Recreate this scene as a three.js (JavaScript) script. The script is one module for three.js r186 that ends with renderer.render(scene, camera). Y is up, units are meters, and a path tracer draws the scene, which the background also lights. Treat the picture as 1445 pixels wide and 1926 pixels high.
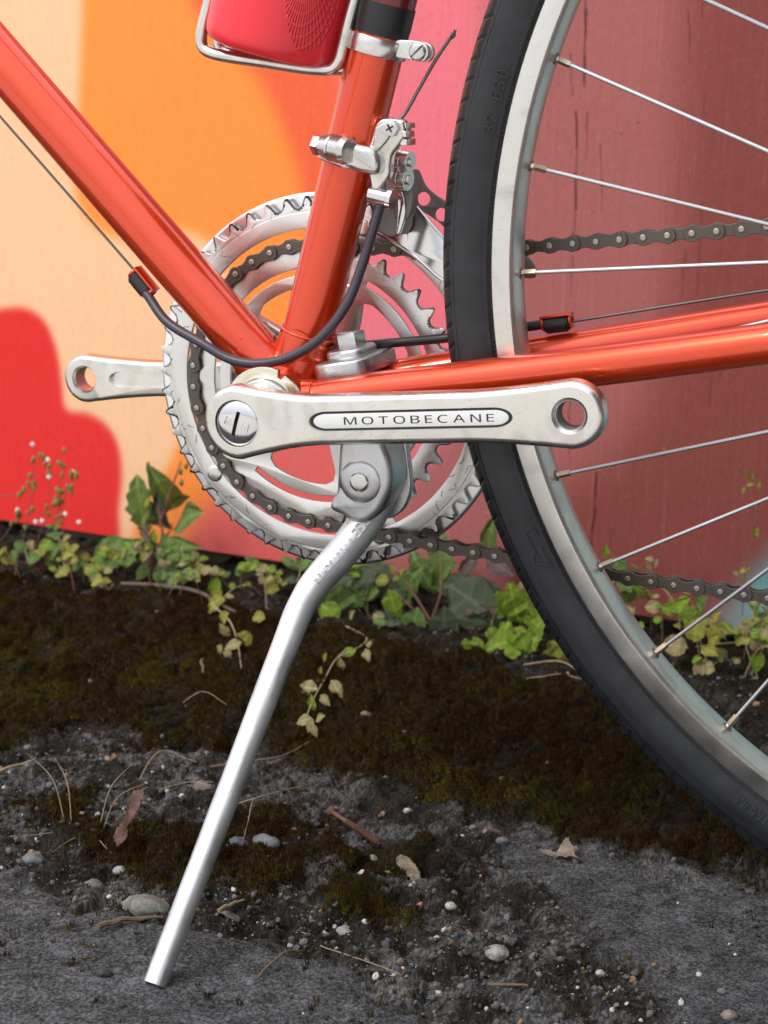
import * as THREE from 'three';
import { mergeGeometries, mergeVertices, toCreasedNormals } from 'three/addons/utils/BufferGeometryUtils.js';
import { FontLoader } from 'three/addons/loaders/FontLoader.js';
import { TextGeometry } from 'three/addons/geometries/TextGeometry.js';
import { RoundedBoxGeometry } from 'three/addons/geometries/RoundedBoxGeometry.js';
import { Brush, Evaluator, SUBTRACTION } from 'three-bvh-csg';

// ---------------------------------------------------------------- camera, sky, sun, exposure
const scene = new THREE.Scene();
const camera = new THREE.PerspectiveCamera(34.46, 0.75, 0.02, 400);
camera.position.set(0.3719, 0.376, 0.8495);
camera.up.set(-0.091, 0.982, -0.1658);
camera.lookAt(0.3719 - 0.3495, 0.376 - 0.1874, 0.8495 - 0.918);
camera.focus = 0.86;
camera.userData.fStop = 15;
scene.add(camera);

const SUN = new THREE.Vector3(-0.55, 1.0, 0.75).normalize();
{
  // bright overcast: luminance rises towards the zenith, with a broad soft glow where the sun stands behind the cloud
  const W = 256, H = 128, d = new Float32Array(W * H * 4), v = new THREE.Vector3();
  for (let j = 0; j < H; j++) for (let i = 0; i < W; i++) {
    const el = ((j + 0.5) / H - 0.5) * Math.PI, az = ((i + 0.5) / W - 0.5) * 2 * Math.PI;
    v.set(Math.cos(el) * Math.cos(az), Math.sin(el), Math.cos(el) * Math.sin(az));
    const up = Math.max(0, v.y), glow = Math.pow(Math.max(0, v.dot(SUN)), 6);
    const l = v.y < 0 ? 0.3 : 0.62 + 0.5 * up + 0.45 * glow, k = (j * W + i) * 4;
    d[k] = l * (0.965 + 0.03 * glow); d[k + 1] = l * 0.995; d[k + 2] = l * (1.06 - 0.05 * glow); d[k + 3] = 1;
  }
  const t = new THREE.DataTexture(d, W, H, THREE.RGBAFormat, THREE.FloatType);
  t.mapping = THREE.EquirectangularReflectionMapping; t.magFilter = t.minFilter = THREE.LinearFilter; t.needsUpdate = true;
  scene.background = t; scene.environment = t;
}
const sun = new THREE.DirectionalLight(new THREE.Color(1, 0.97, 0.92), 1.0);
sun.position.copy(SUN).multiplyScalar(6); sun.castShadow = true; sun.shadow.radius = 22;
sun.shadow.mapSize.set(2048, 2048);
Object.assign(sun.shadow.camera, { left: -2, right: 2, top: 2, bottom: -2, near: 0.5, far: 14 });
scene.add(sun, sun.target);
const renderer = new THREE.WebGLRenderer({ antialias: true });
renderer.setSize(768, 1024);
renderer.shadowMap.enabled = true; renderer.shadowMap.type = THREE.PCFSoftShadowMap;
renderer.toneMapping = THREE.LinearToneMapping;
renderer.toneMappingExposure = 1.5;

// ---------------------------------------------------------------- helpers
let seed = 12345;
const rnd = () => { seed = (seed * 1664525 + 1013904223) >>> 0; return seed / 4294967296; };
const rr = (a, b) => a + (b - a) * rnd();
const clamp = (x, a = 0, b = 1) => Math.min(b, Math.max(a, x));
const sstep = (a, b, x) => { const t = clamp((x - a) / (b - a)); return t * t * (3 - 2 * t); };
const hash = (x, y) => { let h = (x * 374761393 + y * 668265263) | 0; h = Math.imul(h ^ (h >>> 13), 1274126177); return ((h ^ (h >>> 16)) >>> 0) / 4294967296; };
const noise = (x, y) => { const i = Math.floor(x), j = Math.floor(y), u = x - i, v = y - j, a = u * u * (3 - 2 * u), b = v * v * (3 - 2 * v);
  return (hash(i, j) * (1 - a) + hash(i + 1, j) * a) * (1 - b) + (hash(i, j + 1) * (1 - a) + hash(i + 1, j + 1) * a) * b; };
const fbm = (x, y, o = 4) => { let s = 0, w = 0.5, n = 0; for (let k = 0; k < o; k++) { s += w * noise(x, y); n += w; x = x * 2.03 + 17.3; y = y * 2.03 + 5.1; w *= 0.5; } return s / n; };
const V = (x, y, z = 0) => new THREE.Vector3(x, y, z);
const names = {};
const numbered = (n) => { const k = names[n] = (names[n] ?? -1) + 1; return k ? `${n}_${String(k).padStart(3, '0')}` : n; };
function tag(o, label, category, group, kind) { o.userData = { ...o.userData, label, category }; if (group) o.userData.group = group; if (kind) o.userData.kind = kind; return o; }
const shade = (o) => { o.castShadow = true; o.receiveShadow = true; return o; };

// uv in metres by the dominant axis of each face (textures keep their real size)
function boxUV(g, s = 1) {
  g = g.index ? g.toNonIndexed() : g;
  if (!g.attributes.normal) g.computeVertexNormals();
  const p = g.attributes.position, uv = new Float32Array(p.count * 2);
  const a = V(0, 0), b = V(0, 0), c = V(0, 0);
  for (let i = 0; i < p.count; i += 3) {
    a.fromBufferAttribute(p, i); b.fromBufferAttribute(p, i + 1); c.fromBufferAttribute(p, i + 2);
    const n = b.clone().sub(a).cross(c.clone().sub(a)), x = Math.abs(n.x), y = Math.abs(n.y), z = Math.abs(n.z);
    [a, b, c].forEach((q, k) => { const o = (i + k) * 2;
      if (z >= x && z >= y) { uv[o] = q.x * s; uv[o + 1] = q.y * s; } else if (x >= y) { uv[o] = q.z * s; uv[o + 1] = q.y * s; } else { uv[o] = q.x * s; uv[o + 1] = q.z * s; } });
  }
  g.setAttribute('uv', new THREE.BufferAttribute(uv, 2));
  return g;
}
const clean = (g) => { g = g.index ? g.toNonIndexed() : g; for (const k of Object.keys(g.attributes)) if (!['position', 'normal', 'uv'].includes(k)) g.deleteAttribute(k); g.clearGroups?.(); return g; };
const merge = (gs) => { gs = gs.map(clean).map((g) => { if (!g.attributes.uv) boxUV(g); return g; }); return gs.length > 1 ? mergeGeometries(gs) : gs[0]; };

// canvas and data textures
function tex(w, h, fn, { srgb = true, repeat } = {}) {   // fn(u, v) -> [r, g, b] 0..1 (display values when srgb)
  const d = new Uint8Array(w * h * 4);
  for (let j = 0; j < h; j++) for (let i = 0; i < w; i++) { const c = fn(i / w, j / h, i, j), k = (j * w + i) * 4; d[k] = clamp(c[0]) * 255; d[k + 1] = clamp(c[1]) * 255; d[k + 2] = clamp(c[2]) * 255; d[k + 3] = 255; }
  const t = new THREE.DataTexture(d, w, h); t.wrapS = t.wrapT = THREE.RepeatWrapping; t.magFilter = THREE.LinearFilter; t.minFilter = THREE.LinearMipmapLinearFilter; t.generateMipmaps = true;
  if (srgb) t.colorSpace = THREE.SRGBColorSpace; if (repeat) t.repeat.set(...repeat); t.needsUpdate = true; return t;
}
const tnoise = (u, v, n, s = 0) => { // tiling value noise, n cells
  const x = u * n, y = v * n, i = Math.floor(x), j = Math.floor(y), f = x - i, g = y - j, a = f * f * (3 - 2 * f), b = g * g * (3 - 2 * g), m = (q) => ((q % n) + n) % n;
  return (hash(m(i) + s, m(j)) * (1 - a) + hash(m(i + 1) + s, m(j)) * a) * (1 - b) + (hash(m(i) + s, m(j + 1)) * (1 - a) + hash(m(i + 1) + s, m(j + 1)) * a) * b; };
const tfbm = (u, v, n, o = 4, s = 0) => { let r = 0, w = 0.5, q = 0; for (let k = 0; k < o; k++) { r += w * tnoise(u, v, n, s + k * 31); q += w; n *= 2; w *= 0.5; } return r / q; };
function canvasTex(w, h, draw, srgb = true) {
  const c = document.createElement('canvas'); c.width = w; c.height = h; draw(c.getContext('2d'), w, h);
  const t = new THREE.CanvasTexture(c); t.wrapS = t.wrapT = THREE.RepeatWrapping; if (srgb) t.colorSpace = THREE.SRGBColorSpace; return t;
}

// ---------------------------------------------------------------- materials
const rgb = (r, g, b) => new THREE.Color().setRGB(r, g, b);
const std = (color, roughness, metalness = 0, more = {}) => new THREE.MeshStandardMaterial({ color, roughness, metalness, side: THREE.DoubleSide, ...more });
const phys = (color, roughness, metalness = 0, more = {}) => new THREE.MeshPhysicalMaterial({ color, roughness, metalness, side: THREE.DoubleSide, ...more });
const smudge = tex(512, 512, (u, v) => { const n = tfbm(u, v, 4, 3, 3), k = 0.62 + 0.42 * (n - 0.5); return [k, k, k]; }, { srgb: false, repeat: [14, 14] });
const scratchy = canvasTex(1024, 1024, (c, w, h) => { c.fillStyle = '#8c8c8c'; c.fillRect(0, 0, w, h);
  for (let i = 0; i < 2600; i++) { const x = rnd() * w, y = rnd() * h, a = rr(-0.5, 0.5) + (rnd() < 0.2 ? 1.5 : 0), l = rr(6, 60), g = rnd() < 0.5 ? 200 : 70; c.strokeStyle = `rgba(${g},${g},${g},${rr(0.05, 0.3)})`; c.lineWidth = rr(0.5, 1.4); c.beginPath(); c.moveTo(x, y); c.lineTo(x + l * Math.cos(a), y + l * Math.sin(a)); c.stroke(); }
  for (let i = 0; i < 900; i++) { const g = rnd() < 0.5 ? 220 : 50; c.fillStyle = `rgba(${g},${g},${g},${rr(0.1, 0.4)})`; c.fillRect(rnd() * w, rnd() * h, rr(1, 3), rr(1, 3)); } }, false);
scratchy.repeat.set(12, 12);
const grainy = tex(256, 256, (u, v) => { const k = 0.5 + 0.5 * (tfbm(u, v, 24, 3, 5) - 0.5) + 0.3 * (tnoise(u, v, 110, 7) - 0.5); return [k, k, k]; }, { srgb: false, repeat: [60, 60] });
// metallic paint: the flakes give a fine speckle
const flake = canvasTex(1024, 1024, (c, w, h) => { c.fillStyle = 'rgb(232,228,226)'; c.fillRect(0, 0, w, h);
  for (let i = 0; i < 260000; i++) { const g = Math.floor(rr(190, 256)); c.fillStyle = `rgba(${g},${Math.floor(g * rr(0.9, 1))},${Math.floor(g * 0.94)},0.55)`; c.fillRect(Math.floor(rnd() * w), Math.floor(rnd() * h), rnd() < 0.3 ? 2 : 1, 1); }
  for (let i = 0; i < 46; i++) { const x = rnd() * w, y = rnd() * h, n = rr(0.6, 2.2); c.fillStyle = rnd() < 0.5 ? 'rgba(255,255,255,0.9)' : 'rgba(60,40,36,0.8)'; c.beginPath(); c.ellipse(x, y, n, n * rr(0.4, 1), rr(0, 3), 0, 7); c.fill(); }
  for (let i = 0; i < 22; i++) { const x = rnd() * w, y = rnd() * h, an = rr(0, 6.3), l = rr(4, 26); c.strokeStyle = `rgba(255,250,245,${rr(0.25, 0.7)})`; c.lineWidth = rr(0.5, 1.1); c.beginPath(); c.moveTo(x, y); c.lineTo(x + l * Math.cos(an), y + l * Math.sin(an)); c.stroke(); } });
flake.repeat.set(5, 5);
// worn aluminium: faint grey smears, rub marks and pits in the surface
const scuff = canvasTex(1024, 1024, (c, w, h) => { c.fillStyle = 'rgb(247,246,243)'; c.fillRect(0, 0, w, h);
  for (let i = 0; i < 130; i++) { const x = rnd() * w, y = rnd() * h, r = rr(10, 70); c.save(); c.filter = 'blur(6px)'; c.fillStyle = `rgba(95,88,80,${rr(0.03, 0.13)})`; c.beginPath(); c.ellipse(x, y, r, r * rr(0.15, 0.6), rr(0, 3.1), 0, 7); c.fill(); c.restore(); }
  for (let i = 0; i < 1100; i++) { const x = rnd() * w, y = rnd() * h, a = rr(-0.6, 0.6) + (rnd() < 0.25 ? 1.4 : 0), l = rr(3, 34); c.strokeStyle = rnd() < 0.6 ? `rgba(80,76,72,${rr(0.05, 0.32)})` : `rgba(255,255,255,${rr(0.2, 0.6)})`; c.lineWidth = rr(0.4, 1.2); c.beginPath(); c.moveTo(x, y); c.lineTo(x + l * Math.cos(a), y + l * Math.sin(a)); c.stroke(); }
  for (let i = 0; i < 900; i++) { c.fillStyle = `rgba(60,52,46,${rr(0.15, 0.6)})`; c.beginPath(); c.arc(rnd() * w, rnd() * h, rr(0.4, 1.5), 0, 7); c.fill(); } });
scuff.repeat.set(5.5, 5.5);
const M = {
  paint: phys(rgb(0.90, 0.070, 0.010), 0.30, 0.60, { map: flake, clearcoat: 1, clearcoatRoughness: 0.035 }),
  alu: std(rgb(0.80, 0.79, 0.77), 0.46, 1, { roughnessMap: smudge, map: scuff }),
  aluRing: null,
  cast: std(rgb(0.66, 0.67, 0.70), 0.62, 1, { roughnessMap: smudge, map: scuff, bumpMap: grainy, bumpScale: 0.00004 }),
  leg: std(rgb(0.80, 0.815, 0.85), 0.78, 1, { roughnessMap: smudge, map: scuff, bumpMap: scratchy, bumpScale: 0.00003 }),
  chrome: std(rgb(0.70, 0.70, 0.71), 0.14, 1),
  steel: std(rgb(0.62, 0.61, 0.60), 0.42, 1, { roughnessMap: smudge }),
  dullsteel: std(rgb(0.24, 0.225, 0.21), 0.55, 0.7, { bumpMap: grainy, bumpScale: 0.0001 }),
  zinc: std(rgb(0.80, 0.74, 0.60), 0.34, 1, { roughnessMap: smudge }),
  chain: std(rgb(0.13, 0.114, 0.10), 0.5, 0.75, { bumpMap: grainy, bumpScale: 0.00012 }),
  pin: std(rgb(0.42, 0.39, 0.35), 0.42, 1, { bumpMap: grainy, bumpScale: 0.0001 }),
  housing: phys(rgb(0.045, 0.038, 0.052), 0.38, 0),
  black: std(rgb(0.018, 0.018, 0.02), 0.42),
  tape: phys(rgb(0.012, 0.012, 0.014), 0.3, 0, { bumpMap: grainy, bumpScale: 0.0002 }),
  maroon: phys(rgb(0.16, 0.012, 0.010), 0.25, 0.2, { clearcoat: 0.6 }),
  spoke: std(rgb(0.52, 0.54, 0.57), 0.45, 1, { bumpMap: grainy, bumpScale: 0.00008 }),
  nipple: std(rgb(0.60, 0.54, 0.43), 0.3, 1),
  rust: std(rgb(0.17, 0.085, 0.055), 0.85, 0.2, { bumpMap: grainy, bumpScale: 0.0004 }),
  wire: std(rgb(0.16, 0.15, 0.145), 0.45, 0.9),
  wornalu: std(rgb(0.78, 0.77, 0.755), 0.42, 1, { roughnessMap: smudge, map: scuff }),
  ink: std(rgb(0.02, 0.02, 0.022), 0.5),
  plate: std(rgb(0.80, 0.80, 0.78), 0.4, 0.25),
};

// ---------------------------------------------------------------- ground, wall
const WALL0 = -0.517, WALL1 = 0.135;                       // the wall stands on the line z = WALL0 + WALL1 * x
const wallZ = (x) => WALL0 + WALL1 * x;
const inPoly = (P, x, y) => { let r = false; for (let i = 0, j = P.length - 1; i < P.length; j = i++) { const [a, b] = P[i], [c, d] = P[j]; if ((b > y) !== (d > y) && x < (c - a) * (y - b) / (d - b) + a) r = !r; } return r; };
const polyDist = (P, x, y) => { let m = 1e9; for (let i = 0, j = P.length - 1; i < P.length; j = i++) { const [ax, ay] = P[j], [bx, by] = P[i], dx = bx - ax, dy = by - ay, t = clamp(((x - ax) * dx + (y - ay) * dy) / (dx * dx + dy * dy)); m = Math.min(m, Math.hypot(x - ax - t * dx, y - ay - t * dy)); } return inPoly(P, x, y) ? -m : m; };
const MOSS = [
  [[-0.9, -0.50], [-0.6, -0.46], [-0.427, -0.40], [-0.318, -0.415], [-0.239, -0.41], [-0.156, -0.39], [-0.076, -0.37], [0.003, -0.36], [0.074, -0.325], [0.154, -0.24], [0.25, -0.20], [0.45, -0.16], [0.8, -0.12], [0.8, -0.05], [0.4, -0.06], [0.218, -0.082], [0.170, -0.079], [0.119, -0.084], [0.062, -0.097], [0.006, -0.103], [-0.037, -0.115], [-0.093, -0.134], [-0.105, -0.110], [-0.160, -0.120], [-0.222, -0.118], [-0.256, -0.070], [-0.5, -0.02], [-0.9, -0.02]],
  [[-0.204, 0.008], [-0.163, -0.001], [-0.111, 0.034], [-0.082, 0.001], [-0.048, 0.004], [-0.014, 0.059], [-0.024, 0.100], [-0.079, 0.088], [-0.138, 0.055], [-0.168, 0.060]],
  [[0.016, 0.053], [0.054, 0.019], [0.094, 0.041], [0.103, 0.075], [0.085, 0.097], [0.054, 0.097], [0.032, 0.085]],
  [[-0.042, 0.038], [0.003, 0.008], [0.030, 0.047], [0.014, 0.078], [-0.015, 0.083]],
  [[0.022, -0.010], [0.060, -0.018], [0.062, 0.024], [0.040, 0.026]],
  [[-0.063, -0.047], [-0.022, -0.046], [-0.010, -0.004], [-0.041, 0.011]],
];
const ASPHALT_L = [[-3, 0.10], [-0.4, 0.09], [-0.25, 0.10], [-0.133, 0.113], [-0.074, 0.125], [-0.011, 0.133], [0.040, 0.131], [0.092, 0.158], [0.135, 0.183], [0.2, 0.23], [0.3, 0.26], [3, 0.3], [3, 5], [-3, 5]];
const ASPHALT_R = [[0.118, -0.043], [0.161, -0.052], [0.210, -0.046], [0.3, -0.04], [0.6, -0.02], [3, 0.0], [3, 5], [0.6, 0.4], [0.30, 0.18], [0.246, 0.134], [0.214, 0.072], [0.179, 0.018]];
function zones(x, z) {
  const wob = 0.030 * (fbm(x * 26, z * 26, 4) - 0.5) * 2;
  const as = Math.min(polyDist(ASPHALT_L, x, z), polyDist(ASPHALT_R, x, z)) + wob;
  let moss = 1e9; for (const P of MOSS) moss = Math.min(moss, polyDist(P, x, z)); moss += wob * 1.2;
  return { hard: sstep(0.008, -0.008, as), moss: sstep(0.006, -0.006, moss), d: z - wallZ(x) };
}
function groundH(x, z, zn) {
  const d = z - wallZ(x), t = clamp((0.50 - d) / 0.40); let h = 0.024 * t * t * (3 - 2 * t);
  if (x * x + z * z > 4) return h;
  zn ??= zones(x, z);
  const soft = 1 - zn.hard;
  h += soft * (0.013 * (fbm(x * 22 + 3, z * 22, 3) - 0.52) + 0.009 * (fbm(x * 85, z * 85, 3) - 0.5) + 0.0022 * (noise(x * 300, z * 300) - 0.5) - 0.009 * Math.pow(1 - Math.abs(2 * fbm(x * 34 + 9, z * 40 + 2, 2) - 1), 8) - 0.005 * Math.pow(1 - Math.abs(2 * fbm(x * 95 + 3, z * 110 + 6, 2) - 1), 8));
  h += zn.moss * 0.004;
  h += zn.hard * (0.0016 * (fbm(x * 60, z * 60, 3) - 0.5) + 0.004 * (fbm(x * 9, z * 9, 2) - 0.5));
  const tip = Math.hypot(x - 0.0124, z - 0.1953); h *= sstep(0.006, 0.04, tip);
  return h - 0.0005;
}
{
  // one sheet to the horizon: fine steps where the photograph looks, wider and wider ones outside
  const axis = (a, b, step, far) => { const r = []; for (let v = a; v <= b; v += step) r.push(v); let s = step, lo = a, hi = b; while (hi < far) { s *= 1.28; lo -= s; hi += s; r.push(hi); r.unshift(lo); } return r; };
  const xs = axis(-0.66, 0.44, 0.0028, 90), zs = axis(-0.64, 0.34, 0.0028, 90), nx = xs.length, nz = zs.length;
  const pos = new Float32Array(nx * nz * 3), col = new Float32Array(nx * nz * 3), uv = new Float32Array(nx * nz * 2), idx = new Uint32Array((nx - 1) * (nz - 1) * 6);
  for (let j = 0; j < nz; j++) for (let i = 0; i < nx; i++) {
    const x = xs[i], z = zs[j], k = j * nx + i, near = Math.abs(x) < 2 && Math.abs(z) < 2, zn = near ? zones(x, z) : { hard: 1, moss: 0, d: z - wallZ(x) };
    pos[k * 3] = x; pos[k * 3 + 1] = groundH(x, z, zn); pos[k * 3 + 2] = z; uv[k * 2] = x; uv[k * 2 + 1] = z;
    const n = near ? fbm(x * 45, z * 45, 3) : 0.5, n2 = near ? fbm(x * 12 + 7, z * 12, 3) : 0.5, fine = near ? noise(x * 380, z * 380) : 0.5;
    const hard = [0.073, 0.074, 0.078], soil = sstep(0.26, 0.12, zn.d), dirt = [0.025 - 0.006 * soil, 0.0205 - 0.007 * soil, 0.0165 - 0.008 * soil], grit = [0.078 - 0.048 * soil, 0.075 - 0.05 * soil, 0.072 - 0.053 * soil], moss = [0.014, 0.0100, 0.0042];
    const g = sstep(0.47, 0.64, n + 0.35 * (fine - 0.5)), f = (0.78 + 0.44 * n2) * (0.8 + 0.4 * fine);
    for (let c = 0; c < 3; c++) { let v = (dirt[c] * (1 - g) + grit[c] * g); v = v * (1 - zn.hard) + hard[c] * zn.hard * (0.85 + 0.3 * n); v = v * (1 - 0.92 * zn.moss) + moss[c] * 0.92 * zn.moss; col[k * 3 + c] = v * f; }
  }
  let q = 0; for (let j = 0; j < nz - 1; j++) for (let i = 0; i < nx - 1; i++) { const a = j * nx + i; idx.set([a, a + nx, a + 1, a + 1, a + nx, a + nx + 1], q); q += 6; }
  const g = new THREE.BufferGeometry(); g.setAttribute('position', new THREE.BufferAttribute(pos, 3)); g.setAttribute('color', new THREE.BufferAttribute(col, 3)); g.setAttribute('uv', new THREE.BufferAttribute(uv, 2)); g.setIndex(new THREE.BufferAttribute(idx, 1)); g.computeVertexNormals();
  const speck = tex(1024, 1024, (u, v, i, j) => { const s = tnoise(u, v, 400, 2), b = tfbm(u, v, 40, 3, 6), r = hash(i, j), k = 0.72 + 0.6 * (s - 0.5) + 0.42 * (b - 0.5) + (r > 0.9955 ? 0.4 : 0) - (r < 0.02 ? 0.2 : 0); return [k, k, k * (1 + 0.03 * (b - 0.5))]; }, { repeat: [2.6, 2.6] });
  const rough = tex(1024, 1024, (u, v) => { const k = 0.5 + 0.5 * (tfbm(u, v, 90, 3, 4) - 0.5) + 0.35 * (tnoise(u, v, 420, 12) - 0.5); return [k, k, k]; }, { srgb: false, repeat: [2.6, 2.6] });
  const m = new THREE.Mesh(g, phys(rgb(1.6, 1.6, 1.6), 0.95, 0, { specularIntensity: 0.25, vertexColors: true, map: speck, bumpMap: rough, bumpScale: 0.0016 }));
  m.name = 'ground'; m.userData = { kind: 'structure', label: 'worn dark asphalt breaking up into dirt and moss towards the wall', category: 'ground' }; scene.add(shade(m));
  // pale concrete roadway a little way in front of the bicycle (behind the camera): the metal faces mirror it
  const road = new THREE.Mesh(new THREE.BoxGeometry(60, 0.03, 14).translate(0, -0.010, 7.44), std(rgb(0.60, 0.58, 0.54), 0.9, 0, { bumpMap: rough, bumpScale: 0.002 }));
  road.name = 'road'; road.userData = { kind: 'structure', label: 'pale concrete roadway in front of the bicycle', category: 'road' }; scene.add(shade(road));
}
{
  // a dark rendered house wall to the right of the bicycle, out of the picture: the right flank of the tubes mirrors it
  const w = new THREE.Mesh(boxUV(new RoundedBoxGeometry(0.3, 3.4, 5.0, 2, 0.02).translate(2.6, 1.68, 1.4)), std(rgb(0.10, 0.085, 0.08), 0.9, 0, { bumpMap: grainy, bumpScale: 0.002 }));
  w.name = 'house_wall'; tag(w, 'dark rendered house wall standing to the rear of the bicycle', 'wall'); scene.add(shade(w));
}
{
  // the wooden wall: mural paint on a panel of upright grain, over a low concrete footing
  const W = 2048, H = 1024, S0 = -1.25, S1 = 0.95, H1 = 1.1;
  const X = (s) => (s - S0) / (S1 - S0) * W, Y = (h) => H - h / H1 * H;
  const mural = {
    orange: [[-0.49, 1.5], [-0.498, 0.699], [-0.501, 0.554], [-0.507, 0.460], [-0.516, 0.389], [-0.508, 0.353], [-0.475, 0.331], [-0.437, 0.329], [-0.392, 0.342], [-0.359, 0.335], [-0.337, 0.318], [-0.325, 0.279], [-0.349, 0.228], [-0.379, 0.164], [-0.392, 0.121], [-0.424, 0.080], [-0.447, 0.034], [-0.451, -0.016], [1.3, -0.02], [1.3, 1.5]],
    redorange: [[-0.43, 1.5], [-0.399, 0.645], [-0.384, 0.551], [-0.333, 0.512], [-0.289, 0.469], [-0.265, 0.421], [-0.250, 0.379], [-0.238, 0.327], [-0.225, 0.265], [-0.219, 0.217], [1.3, 0.2], [1.3, 1.5]],
    pink: [[-0.24, 1.5], [-0.233, 0.679], [-0.215, 0.545], [-0.206, 0.408], [-0.232, 0.284], [-0.264, 0.183], [-0.299, 0.109], [-0.366, 0.044], [-0.379, -0.02], [1.3, -0.02], [1.3, 1.5]],
    rose: [[-0.09, 1.5], [-0.083, 0.668], [-0.068, 0.541], [-0.064, 0.320], [-0.082, 0.198], [-0.12, 0.145], [-0.17, 0.086], [-0.22, 0.037], [-0.23, -0.02], [1.3, -0.02], [1.3, 1.5]],
    coral: [[-0.27, 0.20], [-0.20, 0.17], [-0.13, 0.13], [-0.12, -0.02], [-0.42, -0.02], [-0.38, 0.05], [-0.32, 0.11]],
    brick: [[0.10, 1.5], [0.103, 0.654], [0.100, 0.535], [0.105, 0.370], [0.105, 0.284], [0.094, 0.222], [0.073, 0.180], [0.027, 0.136], [-0.012, 0.111], [-0.035, 0.070], [-0.042, -0.02], [1.3, -0.02], [1.3, 1.5]],
    pale: [[0.42, 1.5], [0.38, 0.8], [0.35, 0.45], [0.31, 0.2], [0.3, -0.02], [1.3, -0.02], [1.3, 1.5]],
    teal: [[0.62, 0.24], [0.50, 0.22], [0.36, 0.19], [0.262, 0.150], [0.221, 0.118], [0.197, 0.093], [0.182, 0.074], [0.173, 0.051], [0.166, -0.02], [0.7, -0.02], [0.72, 0.12]],
    gray: [[0.150, 0.050], [0.181, 0.060], [0.225, 0.064], [0.26, 0.05], [0.26, 0.0], [0.15, 0.0]],
    red: [[-1.0, 0.10], [-0.92, 0.19], [-0.84, 0.20], [-0.763, 0.211], [-0.686, 0.239], [-0.613, 0.252], [-0.581, 0.257], [-0.553, 0.246], [-0.538, 0.215], [-0.533, 0.183], [-0.531, 0.152], [-0.503, 0.156], [-0.473, 0.145], [-0.458, 0.119], [-0.458, 0.082], [-0.463, 0.060], [-0.460, 0.033], [-0.464, -0.02], [-1.0, -0.02]],
  };
  const cracks = [[[0.017, 0.9], [0.016, 0.70], [0.017, 0.546], [0.018, 0.513], [0.019, 0.469]], [[0.013, 0.450], [0.015, 0.428], [0.015, 0.398], [0.017, 0.367], [0.016, 0.348]], [[0.023, 0.449], [0.024, 0.411]], [[0.035, 0.424], [0.039, 0.398], [0.039, 0.368]], [[0.047, 0.151], [0.047, 0.118], [0.045, 0.080], [0.044, 0.052]], [[0.016, 0.332], [0.016, 0.297]], [[0.114, 0.340], [0.113, 0.302]], [[0.105, 0.527], [0.108, 0.486]], [[0.018, 0.238], [0.022, 0.156]], [[0.006, 0.496], [0.009, 0.462]]];
  const smooth = (c, P) => { c.beginPath(); const n = P.length, mid = (a, b) => [(a[0] + b[0]) / 2, (a[1] + b[1]) / 2], q = (p) => [X(p[0]), Y(p[1])]; let m = q(mid(P[n - 1], P[0])); c.moveTo(...m); for (let i = 0; i < n; i++) { const e = q(mid(P[i], P[(i + 1) % n])); c.quadraticCurveTo(...q(P[i]), ...e); } c.closePath(); };
  const paint = canvasTex(W, H, (c) => {
    c.fillStyle = '#fac79a'; c.fillRect(0, 0, W, H);
    const lay = (name, color, blur, alpha = 1) => { c.save(); c.filter = `blur(${blur}px)`; c.globalAlpha = alpha; c.fillStyle = color; smooth(c, mural[name]); c.fill(); c.restore(); };
    lay('orange', '#ff9440', 5); lay('redorange', '#f2663f', 7); lay('pink', '#ee7884', 9); lay('coral', '#e0645f', 16); lay('rose', '#a8625f', 12); lay('brick', '#88453f', 16); lay('pale', '#a7b9b9', 14); lay('teal', '#62a5aa', 9); lay('gray', '#a3abad', 9, 0.6); lay('red', '#e8322e', 3);
    // the wood under the paint: upright streaks where the coat is thin, flecks and fine cracks
    for (let i = 0; i < 5200; i++) { const s = rnd() * W, t = rnd() * H, l = rr(8, 80), right = s > X(-0.08), a = right ? rr(0.015, 0.075) : rr(0.01, 0.035); c.strokeStyle = rnd() < 0.5 ? `rgba(60,20,15,${a})` : `rgba(255,225,215,${a})`; c.lineWidth = rr(0.5, 1.3); c.beginPath(); c.moveTo(s, t); c.lineTo(s + rr(-1.5, 1.5), t + l); c.stroke(); }
    for (let i = 0; i < 700; i++) { const s = rr(X(-0.1), W), t = rnd() * H; c.fillStyle = rnd() < 0.6 ? `rgba(235,200,200,${rr(0.1, 0.5)})` : `rgba(50,15,15,${rr(0.2, 0.6)})`; c.fillRect(s, t, rr(0.6, 1.5), rr(0.6, 2.2)); }
    for (let i = 0; i < 160000; i++) { const g = rnd() < 0.5; c.fillStyle = g ? 'rgba(255,255,255,0.05)' : 'rgba(40,10,0,0.05)'; c.fillRect(Math.floor(rnd() * W), Math.floor(rnd() * H), 1, rnd() < 0.4 ? 3 : 1); }
    c.lineJoin = 'round';
    for (const k of cracks) { const k3 = k, main = [0, 1, 4].includes(cracks.indexOf(k)); c.strokeStyle = main ? 'rgba(36,8,8,0.95)' : 'rgba(50,14,14,0.4)'; for (let r = 0; r < 2; r++) { if (r) c.setLineDash([rr(10, 30), rr(6, 20)]); else c.setLineDash([]); c.lineWidth = r ? 0.7 : rr(0.4, 0.8); c.beginPath(); k.forEach((p, i) => { const x = X(p[0]) + (r ? rr(-0.6, 0.6) : 0), y = Y(p[1]); if (!i) c.moveTo(x, y); else for (let k = 1; k <= 6; k++) { const q = k / 6, o = k3[i - 1]; c.lineTo(X(o[0]) + (x - X(o[0])) * q + rr(-0.7, 0.7), Y(o[1]) + (y - Y(o[1])) * q); } }); c.stroke(); } }
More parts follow.
